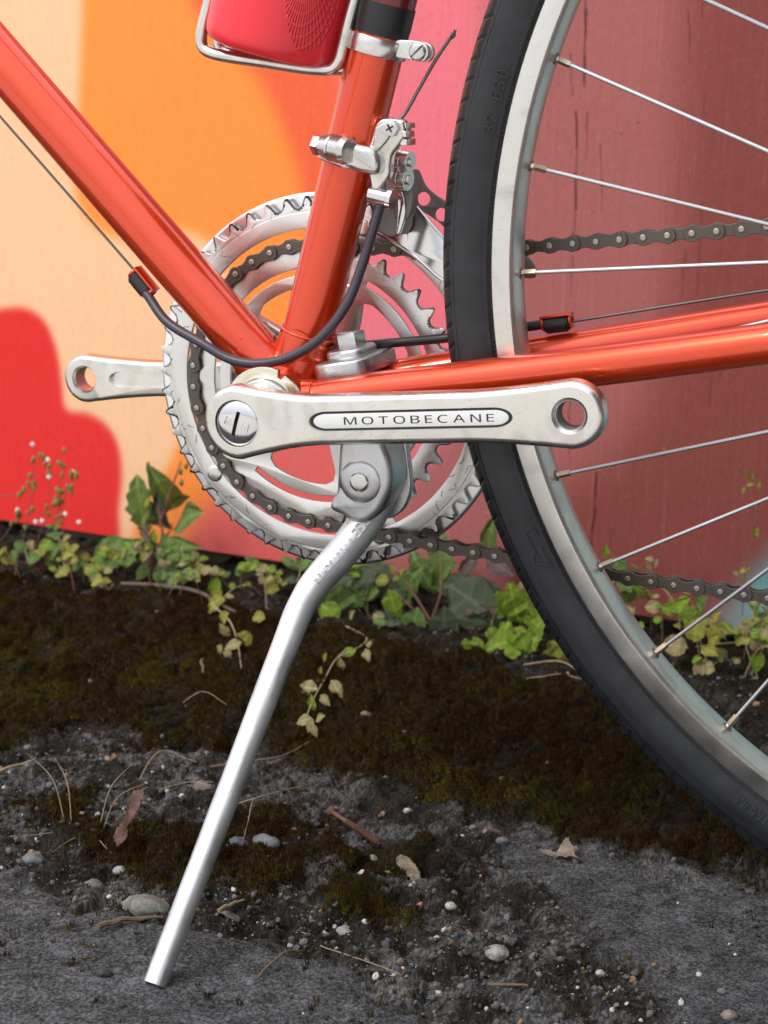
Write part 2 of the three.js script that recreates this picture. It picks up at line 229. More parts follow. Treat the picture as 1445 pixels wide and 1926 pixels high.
    c.setLineDash([]); for (let i = 0; i < 26; i++) { const s = rr(X(0.0), W), t = rnd() * H, l = rr(15, 70); c.strokeStyle = 'rgba(60,18,18,0.45)'; c.lineWidth = rr(0.5, 1); c.beginPath(); c.moveTo(s, t); c.lineTo(s + rr(-2, 2), t + l); c.stroke(); }
  });
  const grain = tex(512, 512, (u, v) => { const k = 0.5 + 0.6 * (tnoise(u, v * 0.06, 140, 3) - 0.5) + 0.35 * (tnoise(u, v, 300, 8) - 0.5) + 0.25 * (tfbm(u, v, 8, 3, 2) - 0.5); return [k, k, k]; }, { srgb: false, repeat: [7, 2.4] });
  const wall = new THREE.Group(); wall.name = 'painted_wall'; scene.add(wall);
  wall.position.set(0, 0, WALL0); wall.rotation.y = -Math.atan(WALL1);
  tag(wall, 'wooden wall painted with a peach, orange, pink and brick red mural', 'wall');
  const pm = phys(rgb(1, 1, 1), 0.8, 0, { specularIntensity: 0.5, map: paint, bumpMap: grain, bumpScale: 0.0004 });
  const panel = new THREE.BoxGeometry(S1 - S0, H1 - 0.032, 0.018).translate((S0 + S1) / 2, 0.032 + (H1 - 0.032) / 2, -0.009), p = panel.attributes.position, u = panel.attributes.uv;
  for (let i = 0; i < p.count; i++) u.setXY(i, (p.getX(i) - S0) / (S1 - S0), p.getY(i) / H1);
  const part = (name, g, m) => { const o = shade(new THREE.Mesh(g, m)); o.name = name; wall.add(o); return o; };
  part('panel', panel, pm);
  const fm = std(rgb(0.17, 0.15, 0.125), 0.9, 0, { bumpMap: grainy, bumpScale: 0.001 });
  part('footing', boxUV(new RoundedBoxGeometry(S1 - S0, 0.16, 0.10, 2, 0.004).translate((S0 + S1) / 2, -0.05, -0.068)), fm);
  part('frame', boxUV(new THREE.BoxGeometry(S1 - S0, 0.9, 0.06).translate((S0 + S1) / 2, 0.55, -0.05)), fm);
}
// ---------------------------------------------------------------- the bicycle (millimetres from the crank axle: x to the rear, y up, z to its left side)
const BB = 266, bike = new THREE.Group(); bike.name = 'bicycle'; bike.rotation.x = 4 * Math.PI / 180; scene.add(bike);
tag(bike, 'orange red bicycle leaning on its kickstand in front of the mural wall', 'bicycle');
const group = (name, parent = bike) => { const g = new THREE.Group(); g.name = name; parent.add(g); return g; };
function bp(parent, name, geoms, mat, uv = 'box') {
  let g = merge([].concat(geoms)); g = g.clone().translate(0, BB, 0).scale(0.001, 0.001, 0.001); if (uv === 'box') g = boxUV(g);
  const m = shade(new THREE.Mesh(g, mat)); m.name = name; parent.add(m); return m;
}
const Yax = V(0, 1, 0), Zax = V(0, 0, 1);
function cyl(a, b, ra, rb = ra, seg = 40, open = false) { const d = b.clone().sub(a), g = new THREE.CylinderGeometry(rb, ra, d.length(), seg, 1, open); g.applyQuaternion(new THREE.Quaternion().setFromUnitVectors(Yax, d.clone().normalize())); return g.translate((a.x + b.x) / 2, (a.y + b.y) / 2, (a.z + b.z) / 2); }
const curve = (pts) => new THREE.CatmullRomCurve3(pts.map((p) => (p.isVector3 ? p : V(...p))), false, 'centripetal');
const tube = (pts, r, n = 80, rad = 12) => new THREE.TubeGeometry(curve(pts), n, r, rad);
function taper(pts, radii, n = 60, rad = 28, flat = 1, flatDir = Zax) {   // a bar whose radius changes along its length
  const c = curve(pts), pos = [], idx = [], P = V(0, 0), T = V(0, 0);
  for (let i = 0; i <= n; i++) { const t = i / n; c.getPoint(t, P); c.getTangent(t, T); const u = t * (radii.length - 1), k = Math.min(radii.length - 2, Math.floor(u)), f = u - k, ff = f * f * (3 - 2 * f), r = radii[k] * (1 - ff) + radii[k + 1] * ff;
    const A = flatDir.clone().addScaledVector(T, -flatDir.dot(T)).normalize(), B = T.clone().cross(A);
    for (let j = 0; j < rad; j++) { const a = j / rad * 2 * Math.PI; pos.push(P.x + r * (A.x * Math.cos(a) * flat + B.x * Math.sin(a)), P.y + r * (A.y * Math.cos(a) * flat + B.y * Math.sin(a)), P.z + r * (A.z * Math.cos(a) * flat + B.z * Math.sin(a))); } }
  for (let i = 0; i < n; i++) for (let j = 0; j < rad; j++) { const a = i * rad + j, b = i * rad + (j + 1) % rad; idx.push(a, b, a + rad, b, b + rad, a + rad); }
  const cap = (o, rev) => { for (let j = 1; j < rad - 1; j++) rev ? idx.push(o, o + j, o + j + 1) : idx.push(o, o + j + 1, o + j); }; cap(0, false); cap(n * rad, true);
  const g = new THREE.BufferGeometry(); g.setAttribute('position', new THREE.Float32BufferAttribute(pos, 3)); g.setIndex(idx);
  return toCreasedNormals(g, 0.9);
}
const shape = (pts, holes = []) => { const s = new THREE.Shape(pts.map((p) => new THREE.Vector2(...p))); for (const h of holes) s.holes.push(h.isPath || h instanceof THREE.Path ? h : new THREE.Path(h.map((p) => new THREE.Vector2(...p)))); return s; };
const circ = (x, y, r, n = 40) => Array.from({ length: n }, (_, i) => [x + r * Math.cos(i / n * 2 * Math.PI), y + r * Math.sin(i / n * 2 * Math.PI)]);
const spline = (pts, n = 80) => new THREE.SplineCurve([...pts, pts[0]].map((p) => new THREE.Vector2(...p))).getPoints(n).slice(0, -1).map((p) => [p.x, p.y]);
// extrude a flat outline between z0 and z1 with rounded edges, creased normals
function slab(s, z0, z1, bevel = 0.3, seg = 2, crease = 0.6) { const d = z1 - z0 - 2 * bevel, g = new THREE.ExtrudeGeometry(s, { depth: Math.max(d, 0.01), bevelEnabled: bevel > 0, bevelSize: bevel, bevelThickness: bevel, bevelOffset: -bevel, bevelSegments: seg, curveSegments: 24 }); return toCreasedNormals(g.translate(0, 0, z0 + bevel), crease); }
const hexShape = (r) => shape(Array.from({ length: 6 }, (_, i) => [r * Math.cos(i * Math.PI / 3), r * Math.sin(i * Math.PI / 3)]));
const place = (g, x, y, z, dir) => { if (dir) g.applyQuaternion(new THREE.Quaternion().setFromUnitVectors(Zax, V(...dir).normalize())); return g.translate(x, y, z); };
const hexHead = (r, h) => slab(hexShape(r), 0, h, 0.7, 2, 0.4);
const latheZ = (prof, n = 180) => { const g = new THREE.LatheGeometry(prof.map((p) => new THREE.Vector2(...p)), n); return g.rotateX(Math.PI / 2); };   // profile of [radius, z]

const dtDir = V(-0.7, 0.714).normalize(), stDir = V(0.259, 0.966).normalize();
// frame
bp(bike, 'down_tube', cyl(dtDir.clone().multiplyScalar(14), dtDir.clone().multiplyScalar(600), 14.3, 14.3, 64), M.paint);
bp(bike, 'seat_tube', cyl(stDir.clone().multiplyScalar(14), stDir.clone().multiplyScalar(520), 14.3, 14.3, 64), M.paint);
bp(bike, 'top_tube', cyl(V(130, 485), V(-425, 500), 12.7), M.paint);
bp(bike, 'head_tube', cyl(V(-415, 425), V(-452, 560), 18), M.paint);
const shell = group('bottom_bracket_shell');
{ const sock = (d, len, r) => cyl(V(0, 0, d.z * 0), d.clone().multiplyScalar(len), r + 1.6, r + 0.9, 48);
  bp(shell, 'shell', [latheZ([[17.5, -34], [20, -34], [20.3, -33], [20.3, 33], [20, 34], [17.5, 34], [17.5, -34]], 64)], M.paint);
  // lugs: sleeves brazed round the tube ends with a long and a short edge
  const lug = (dir, len, r, extra) => { const g = cyl(V(0, 0), V(0, len), r + 1.7, r + 1.15, 64, true), p = g.attributes.position; for (let i = 0; i < p.count; i++) if (p.getY(i) > len * 0.9) { const a = Math.atan2(p.getX(i), p.getZ(i)); p.setY(i, len + extra * (Math.cos(2 * a) * 0.5 + 0.35 * Math.cos(a * 3))); } g.computeVertexNormals(); g.applyQuaternion(new THREE.Quaternion().setFromUnitVectors(Yax, dir)); return g; };
  const edge = (dir, len, r) => { const g = new THREE.TorusGeometry(r + 0.9, 0.75, 8, 64); g.applyQuaternion(new THREE.Quaternion().setFromUnitVectors(Zax, dir)); return g.translate(dir.x * len, dir.y * len, 0); };
  bp(shell, 'lug', [lug(dtDir, 33, 14.3, 6), cyl(dtDir.clone().multiplyScalar(8), dtDir.clone().multiplyScalar(24), 18.5, 15.6, 48, true)], M.paint);
  bp(shell, 'lug', [lug(stDir, 38, 14.3, 4), edge(stDir, 38.5, 14.3), cyl(stDir.clone().multiplyScalar(8), stDir.clone().multiplyScalar(26), 18.5, 15.6, 48, true)], M.paint);
  for (const s of [1, -1]) bp(shell, 'lug', [cyl(V(-2, -1, 15.5 * s), V(25, 4.8, 20 * s), 13.5, 10.9, 48)], M.paint);
}
for (const s of [1, -1]) bp(bike, 'chain_stay', taper([[20, 3.6, 19.3 * s], [60, 11.5, 21.5 * s], [144, 27.4, 29.5 * s], [200, 38.6, 37 * s], [262, 51.4, 45 * s], [350, 69.5, 55 * s], [428, 86, 61 * s]].map(([x, y, z]) => [x, y + (s < 0 ? 2 * clamp(x / 150) : 0), z]), [10.6, 10.7, 10.4, 10.1, 9.8, 9.0, 7.6], 90, 40), M.paint);
for (const s of [1, -1]) bp(bike, 'seat_stay', cyl(V(436, 92, 60 * s), V(138, 500, 14 * s), 6, 6.5), M.paint);
for (const s of [1, -1]) bp(bike, 'dropout', slab(shape([[418, 72], [446, 70], [458, 86], [444, 104], [424, 100]]), 58 * s - 3, 58 * s + 3, 0.6), M.paint);
bp(bike, 'electrical_tape', [cyl(stDir.clone().multiplyScalar(199.5), stDir.clone().multiplyScalar(215.5), 14.75, 14.75, 64), cyl(stDir.clone().multiplyScalar(204), stDir.clone().multiplyScalar(215.2), 15.0, 14.95, 64)], M.tape);
bp(bike, 'decal_band', cyl(stDir.clone().multiplyScalar(215.6), stDir.clone().multiplyScalar(262), 14.45, 14.45, 64), M.maroon);

// left bearing cup and lock ring
{ const out = []; for (let i = 0; i < 120; i++) { const a = i / 120 * 2 * Math.PI, t = ((a - 1.0) % (Math.PI * 2 / 3) + Math.PI * 2 / 3) % (Math.PI * 2 / 3); out.push([(t < 0.2 ? 19.8 : 23 + 0.25 * (i % 2)) * Math.cos(a), (t < 0.2 ? 19.8 : 23 + 0.25 * (i % 2)) * Math.sin(a)]); }
  bp(bike, 'lock_ring', slab(shape(out, [circ(0, 0, 17.2)]), 34.2, 37.6, 0.3), M.zinc);
  bp(bike, 'bearing_cup', latheZ([[9, 40.5], [15.8, 40.5], [17, 39.6], [17.2, 34], [9, 34], [9, 40.5]], 72), M.steel);
  bp(bike, 'axle', cyl(V(0, 0, -58), V(0, 0, 58), 8.2), M.dullsteel); }

// left crank arm: outline by half width along its axis, rounded edges, with a sunk name plate and a threaded pedal eye
const ca = Math.atan2(16.7, 177), C0 = V(-2.5, -2), CL = 177.8;
const onArm = (s, t) => [C0.x + s * Math.cos(ca) - t * Math.sin(ca), C0.y + s * Math.sin(ca) + t * Math.cos(ca)];
function armOutline(r0, rm, r1, L) { const top = [], n = 60; for (let i = 0; i <= n; i++) { const s = i / n * L, a = Math.max(0, 1 - s / 46), b = Math.max(0, 1 - (L - s) / 52), w = rm + (r0 - rm) * Math.pow(a, 1.6) + (r1 - rm) * Math.pow(b, 1.5); top.push([s, w]); }
  const pts = []; for (let i = 0; i <= 24; i++) { const a = Math.PI * 1.5 - i / 24 * Math.PI; pts.push([r0 * Math.cos(a), r0 * Math.sin(a)]); } for (const [s, w] of top.slice(1, -1)) pts.push([s, w]); for (let i = 0; i <= 24; i++) { const a = Math.PI / 2 - i / 24 * Math.PI; pts.push([L + r1 * Math.cos(a), r1 * Math.sin(a)]); } for (const [s, w] of top.slice(1, -1).reverse()) pts.push([s, -w]); return pts.reverse(); }
const stadium = (s0, s1, h, n = 14) => { const p = []; for (let i = 0; i <= n; i++) { const a = -Math.PI / 2 + i / n * Math.PI; p.push([s1 - h * 1.9 + h * 1.9 * Math.cos(a), h * Math.sin(a)]); } for (let i = 0; i <= n; i++) { const a = Math.PI / 2 + i / n * Math.PI; p.push([s0 + h * 1.9 + h * 1.9 * Math.cos(a), h * Math.sin(a)]); } return p; };
const ev = new Evaluator(); ev.useGroups = false; ev.attributes = ['position', 'normal'];
const cut = (g, ...tools) => { let b = new Brush(clean(g)); b.geometry.deleteAttribute('uv'); b.updateMatrixWorld(); for (const t of tools) { const k = new Brush(clean(t)); k.geometry.deleteAttribute('uv'); k.updateMatrixWorld(); b = ev.evaluate(b, k, SUBTRACTION); } return b.geometry; };
const armTurn = (g) => g.rotateZ(ca).translate(C0.x, C0.y, 0);
const crank = group('crank_arm');
{ const body = slab(shape(armOutline(19.6, 12.8, 16.8, CL)), 52.5, 66, 3.6, 6, 1.2);
  const g = cut(body, slab(shape(stadium(41, 149.5, 5.1)), 65.2, 70, 0), cyl(V(CL, 0, 40), V(CL, 0, 80), 7.3, 7.3, 48), cyl(V(CL, 0, 64.2), V(CL, 0, 70), 7.4, 12.5, 48), cyl(V(0, 0, 63.4), V(0, 0, 70), 12.4, 12.4, 56));
  bp(crank, 'arm', [armTurn(g), latheZ([[8, 40], [14.5, 40], [16, 42], [18, 52], [18.4, 56], [8, 56]], 64).translate(C0.x, C0.y, 0)], M.alu);
  const thread = []; for (let k = 0; k < 8; k++) thread.push(new THREE.TorusGeometry(7.3, 0.5, 6, 40).translate(CL, 0, 54 + k * 1.35));
  bp(crank, 'pedal_thread', armTurn(merge(thread)), M.dullsteel);
  bp(crank, 'plate_border', armTurn(slab(shape(stadium(41.3, 149.2, 4.95)), 65.15, 65.4, 0)), M.ink);
  bp(crank, 'name_plate', armTurn(slab(shape(stadium(43.6, 147.4, 3.75)), 65.3, 65.75, 0.12)), M.plate);
  const dome = latheZ([[12.2, 63.2], [12.25, 64.2], [11.6, 65.1], [9, 66.2], [5, 67], [0.01, 67.3]], 72).translate(C0.x, C0.y, 0);
  bp(crank, 'dust_cap', cut(dome, slab(shape([[-1.05, -6.6], [1.05, -6.6], [1.05, 6.6], [-1.05, 6.6]]), 60, 70, 0).rotateZ(-0.27).translate(C0.x, C0.y, 0)), M.chrome);
  bp(crank, 'cap_slot', slab(shape([[-1.3, -6.9], [1.3, -6.9], [1.3, 6.9], [-1.3, 6.9]]), 62.9, 64.2, 0).rotateZ(-0.27).translate(C0.x, C0.y, 0), M.ink);
}
const fonts = new FontLoader(), fontReg = await fonts.loadAsync('fonts/droid/droid_sans_regular.typeface.json'), fontBold = await fonts.loadAsync('fonts/droid/droid_sans_bold.typeface.json');
const text = (t, size, depth, font = fontReg) => { const g = new TextGeometry(t, { font, size, depth, curveSegments: 4, bevelEnabled: false }); g.computeBoundingBox(); return g; };
{ const L = []; let s = 0; for (const ch of 'MOTOBECANE') { const g = text(ch, 3.9, 0.15), b = g.boundingBox, w = (b.max.x - b.min.x) * 1.75; g.translate(-b.min.x, 0, 0).scale(1.75, 1, 1).translate(s, 0, 0); L.push(g); s += w + 2.6; }
  const t = merge(L); t.scale(79.5 / (s - 2.6), 1, 1).translate(60.4, -1.95, 65.66); bp(crank, 'lettering', armTurn(t), M.ink);
  const mark = merge([[-5.0, 'M'], [5.0, 'M']].map(([x, c]) => { const g = text(c, 4.4, 0.75); g.translate(-g.boundingBox.max.x / 2 + x, -2.2, 66.6); return g; })); bp(crank, 'cap_emblem', mark.rotateZ(-0.27).translate(C0.x, C0.y, 0), M.chrome); }

// right crank arm and chainwheels, on the far side
const tooth = [[0, -3.95], [.1, -3.7], [.2, -2.9], [.27, -1.4], [.33, .3], [.40, 1.9], [.45, 2.6], [.55, 2.6], [.6, 1.9], [.67, .3], [.73, -1.4], [.8, -2.9], [.9, -3.7]];
const teeth = (N, ph) => { const R = 12.7 / (2 * Math.sin(Math.PI / N)), o = []; for (let i = 0; i < N; i++) for (const [t, d] of tooth) { const a = ph + (i + t) / N * 2 * Math.PI; o.push([(R + d) * Math.cos(a), (R + d) * Math.sin(a)]); } return o; };
const dirt = canvasTex(1024, 1024, (c, w, h) => { c.fillStyle = '#fff'; c.fillRect(0, 0, w, h); const mm = w / 240, cx = w / 2, cy = h / 2;
  for (let i = 0; i < 1500; i++) { const a = rnd() * 7, r = rr(60, 111), x = cx + mm * r * Math.cos(a), y = cy + mm * r * Math.sin(a), edge = sstep(97, 107, r) + sstep(84, 77, r) * sstep(60, 76, r) * 0.6, al = rr(0.01, 0.05) + edge * rr(0, 0.16); c.fillStyle = `rgba(28,24,20,${al})`; c.beginPath(); c.ellipse(x, y, rr(0.8, 5), rr(0.6, 2.4), a + rr(-0.8, 0.8), 0, 7); c.fill(); }
  // black grease packed along the teeth of both rings
  for (const [N, ph, k] of [[52, 0.04, 1], [40, 2.89, 0.8]]) { const T = teeth(N, ph); for (let i = 0; i < T.length; i++) { const [x0, y0] = T[i], [x1, y1] = T[(i + 1) % T.length], f = noise(i * 0.21, N); if (f < 0.30) continue; c.strokeStyle = `rgba(18,16,14,${k * (0.35 + 0.55 * f)})`; c.lineWidth = mm * rr(1.0, 2.6) * (0.5 + f); c.beginPath(); c.moveTo(cx + mm * x0, cy - mm * y0); c.lineTo(cx + mm * x1, cy - mm * y1); c.stroke(); } }
  c.lineCap = 'round';
  for (let i = 0; i < 60; i++) { const a = rnd() * 7, r = rr(91, 103); let x = cx + mm * r * Math.cos(a), y = cy + mm * r * Math.sin(a), d = a + rr(0.4, 2.6); c.strokeStyle = `rgba(20,18,16,${rr(0.15, 0.5)})`; for (let k = 0; k < 5; k++) { c.lineWidth = rr(0.5, 3.2); c.beginPath(); c.moveTo(x, y); d += rr(-0.5, 0.5); x += rr(2, 7) * Math.cos(d); y += rr(2, 7) * Math.sin(d); c.lineTo(x, y); c.stroke(); } } });
const uvRing = (g) => { g = clean(g); const p = g.attributes.position, u = new Float32Array(p.count * 2); for (let i = 0; i < p.count; i++) { u[i * 2] = 0.5 + p.getX(i) / 240; u[i * 2 + 1] = 0.5 + p.getY(i) / 240; } g.setAttribute('uv', new THREE.BufferAttribute(u, 2)); return g; };
M.aluRing = std(rgb(0.79, 0.78, 0.755), 0.38, 1, { map: dirt });
M.guard = std(rgb(0.90, 0.90, 0.91), 0.28, 1);
M.tooth = std(rgb(0.2, 0.18, 0.16), 0.5, 0.8);
const sector = (r0, r1, a0, a1, n = 22) => { const p = []; for (let i = 0; i <= n; i++) { const a = a0 + (a1 - a0) * i / n; p.push([r1 * Math.cos(a), r1 * Math.sin(a)]); } for (let i = n; i >= 0; i--) { const a = a0 + (a1 - a0) * i / n; p.push([r0 * Math.cos(a), r0 * Math.sin(a)]); } return p; };
const rounded = (r0, r1, a0, a1, q) => { const da = q / r1, db = q / r0, p = []; const arc = (r, a, b, n = 18) => { for (let i = 0; i <= n; i++) { const t = a + (b - a) * i / n; p.push([r * Math.cos(t), r * Math.sin(t)]); } }; arc(r1, a0 + da, a1 - da); p.push([(r1 - q * 0.3) * Math.cos(a1 - da * 0.3), (r1 - q * 0.3) * Math.sin(a1 - da * 0.3)]); p.push([(r1 - q) * Math.cos(a1), (r1 - q) * Math.sin(a1)]); arc(r0, a1 - db * 0.2, a0 + db * 0.2, 10); p.push([(r1 - q) * Math.cos(a0), (r1 - q) * Math.sin(a0)]); p.push([(r1 - q * 0.3) * Math.cos(a0 + da * 0.3), (r1 - q * 0.3) * Math.sin(a0 + da * 0.3)]); return p; };
const D = Math.PI / 180, arms = [0, 1, 2, 3, 4].map((k) => (76 + 72 * k) * D);
const wheelset = group('chainwheel'), CHZ = -39.5, PA = 2.89;
{ const holes = [circ(0, 0, 15)]; for (const a of arms) { holes.push(sector(64.6, 68.2, a + 11 * D, a + 61 * D)); holes.push(rounded(24, 57.6, a + 12 * D, a + 60 * D, 7)); }
  bp(wheelset, 'small_chainring', uvRing(slab(shape(teeth(40, PA), holes), CHZ - 1.1, CHZ + 1.1, 0.35, 2)), M.aluRing, 'own');
  bp(wheelset, 'large_chainring', [uvRing(slab(shape(teeth(52, 0.04), [circ(0, 0, 97.5, 120)]), -47.6, -45.6, 0.3, 2)), uvRing(slab(shape(circ(0, 0, 99, 160), [circ(0, 0, 89.8, 120)]), -48, -45.1, 0.35, 2)), ...arms.map((a) => uvRing(slab(shape([[50, -9], [80, -8], [90, -11], [92, -11], [92, 11], [90, 11], [80, 8], [50, 9]]), -48.6, -46.2, 0.3).rotateZ(a)))], M.aluRing, 'own');
  bp(wheelset, 'guard_ring', latheZ([[100, -50.6], [107.5, -50.6], [109, -51.2], [109.6, -52], [109.2, -52.9], [107.5, -53.3], [100, -53.3], [100, -50.6]], 200), M.guard);
  bp(wheelset, 'spider', [...arms.map((a) => slab(shape([[12, -10], [40, -9.5], [64, -7], [66, -4], [66, 4], [64, 7], [40, 9.5], [12, 10]]), -56, -48.4, 1.2, 3).rotateZ(a)), latheZ([[9, -42], [17, -42], [19, -46], [21, -58], [9, -58]], 64)], M.alu);
  for (const a of arms) { bp(wheelset, 'chainring_bolt', latheZ([[0.01, -37.3], [3, -37.5], [4.6, -38.2], [4.8, -39], [4.8, -47]], 32).translate(57.5 * Math.cos(a - 3 * D), 57.5 * Math.sin(a - 3 * D), 0), M.alu);
    bp(wheelset, 'rivet', latheZ([[0.01, -43.9], [3.4, -44.0], [4.6, -44.5], [5, -45.2]], 32).translate(93.6 * Math.cos(a - 1 * D), 93.6 * Math.sin(a - 1 * D), 0), M.alu); }
}
const crankR = group('crank_arm');
{ const th = Math.PI + 3.35 * D, out = armOutline(19, 10.6, 14.8, 169.5), g = cut(slab(shape(out), -72, -59, 2.6, 4, 1.2), slab(shape(stadium(60, 152, 5.2)), -62, -55, 0), cyl(V(169.5, 0, -80), V(169.5, 0, -50), 7.4, 7.4, 48), cyl(V(169.5, 0, -61), V(169.5, 0, -56), 7.4, 10.5, 48));
  bp(crankR, 'arm', [g.rotateZ(th)], M.alu); }

// chain: pins walk round the small ring and along both runs, links alternate
const chain = group('chain');
{ const R = 12.7 / (2 * Math.sin(Math.PI / 40)), pins = [];
  const walk = (from, pts) => { const P = [from, ...pts.map((p) => V(...p))], o = []; let cur = from.clone(), k = 1; while (k < P.length) { const d = P[k].clone().sub(cur), l = d.length(); if (l < 12.7) { if (k === P.length - 1) break; const nx = P[k + 1].clone().sub(P[k]).normalize(), need = 12.7 - l * 0.999; cur = P[k].clone().addScaledVector(nx, Math.max(need, 0.5)); k++; o.push(cur.clone()); continue; } cur = cur.clone().addScaledVector(d.normalize(), 12.7); o.push(cur.clone()); } return o; };
  const ring = []; for (let k = -8; k <= 11; k++) { const a = PA + k * 9 * D; ring.push(V(R * Math.cos(a), R * Math.sin(a), CHZ)); }
  const upper = walk(ring[0], [[22, 80.6, CHZ], [48, 80.0, CHZ], [62, 78.4, CHZ], [92, 80.2, CHZ + .4], [124, 83.9, CHZ + .7], [300, 104.6, CHZ + 1.7], [415, 118, CHZ + 2]]);
  const lower = walk(ring.at(-1), [[80.5, -88.3, CHZ - 1], [182, -95.6, CHZ - 3.5], [300, -100.6, CHZ - 7], [400, -100, CHZ - 9]]);
  pins.push(...upper.reverse(), ...ring, ...lower);
  const eight = (r, w) => { const o = [], n = 12; for (let i = 0; i <= n; i++) { const a = -Math.PI * 0.70 + i / n * Math.PI * 1.4; o.push([12.7 + r * Math.cos(a), r * Math.sin(a)]); } o.push([6.35, w]); for (let i = 0; i <= n; i++) { const a = Math.PI * 0.30 + i / n * Math.PI * 1.4; o.push([r * Math.cos(a), r * Math.sin(a)]); } o.push([6.35, -w]); return shape(o); };
  const mmGeo = (g) => boxUV(merge([].concat(g)).clone().scale(0.001, 0.001, 0.001));
  const outer = mmGeo([slab(eight(4.3, 2.7), 2.35, 3.4, 0.22, 1), slab(eight(4.3, 2.7), -3.4, -2.35, 0.22, 1)]);
  const inner = mmGeo([slab(eight(4.25, 2.6), 1.25, 2.25, 0.22, 1), slab(eight(4.25, 2.6), -2.25, -1.25, 0.22, 1), cyl(V(0, 0, -1.2), V(0, 0, 1.2), 3.9, 3.9, 18), cyl(V(12.7, 0, -1.2), V(12.7, 0, 1.2), 3.9, 3.9, 18)]);
  const pin = mmGeo([latheZ([[0.01, -4.2], [1.6, -4.1], [1.8, -3.8], [1.8, 3.8], [1.6, 4.15], [0.7, 4.3], [0.01, 4.1]], 18)]);
  const put = (name, g, p, q, mat) => { const m = shade(new THREE.Mesh(g, mat)); m.name = name; m.position.set(p.x, p.y + BB, p.z).multiplyScalar(0.001); if (q) { const d = q.clone().sub(p); m.rotation.set(0, -Math.atan2(d.z, Math.hypot(d.x, d.y)), Math.atan2(d.y, d.x), 'ZYX'); } chain.add(m); };
  for (let i = 0; i < pins.length; i++) { if (i + 1 < pins.length) put(i % 2 ? 'outer_link' : 'inner_link', i % 2 ? outer : inner, pins[i], pins[i + 1], M.chain); put('pin', pin, pins[i], null, M.pin); }
}
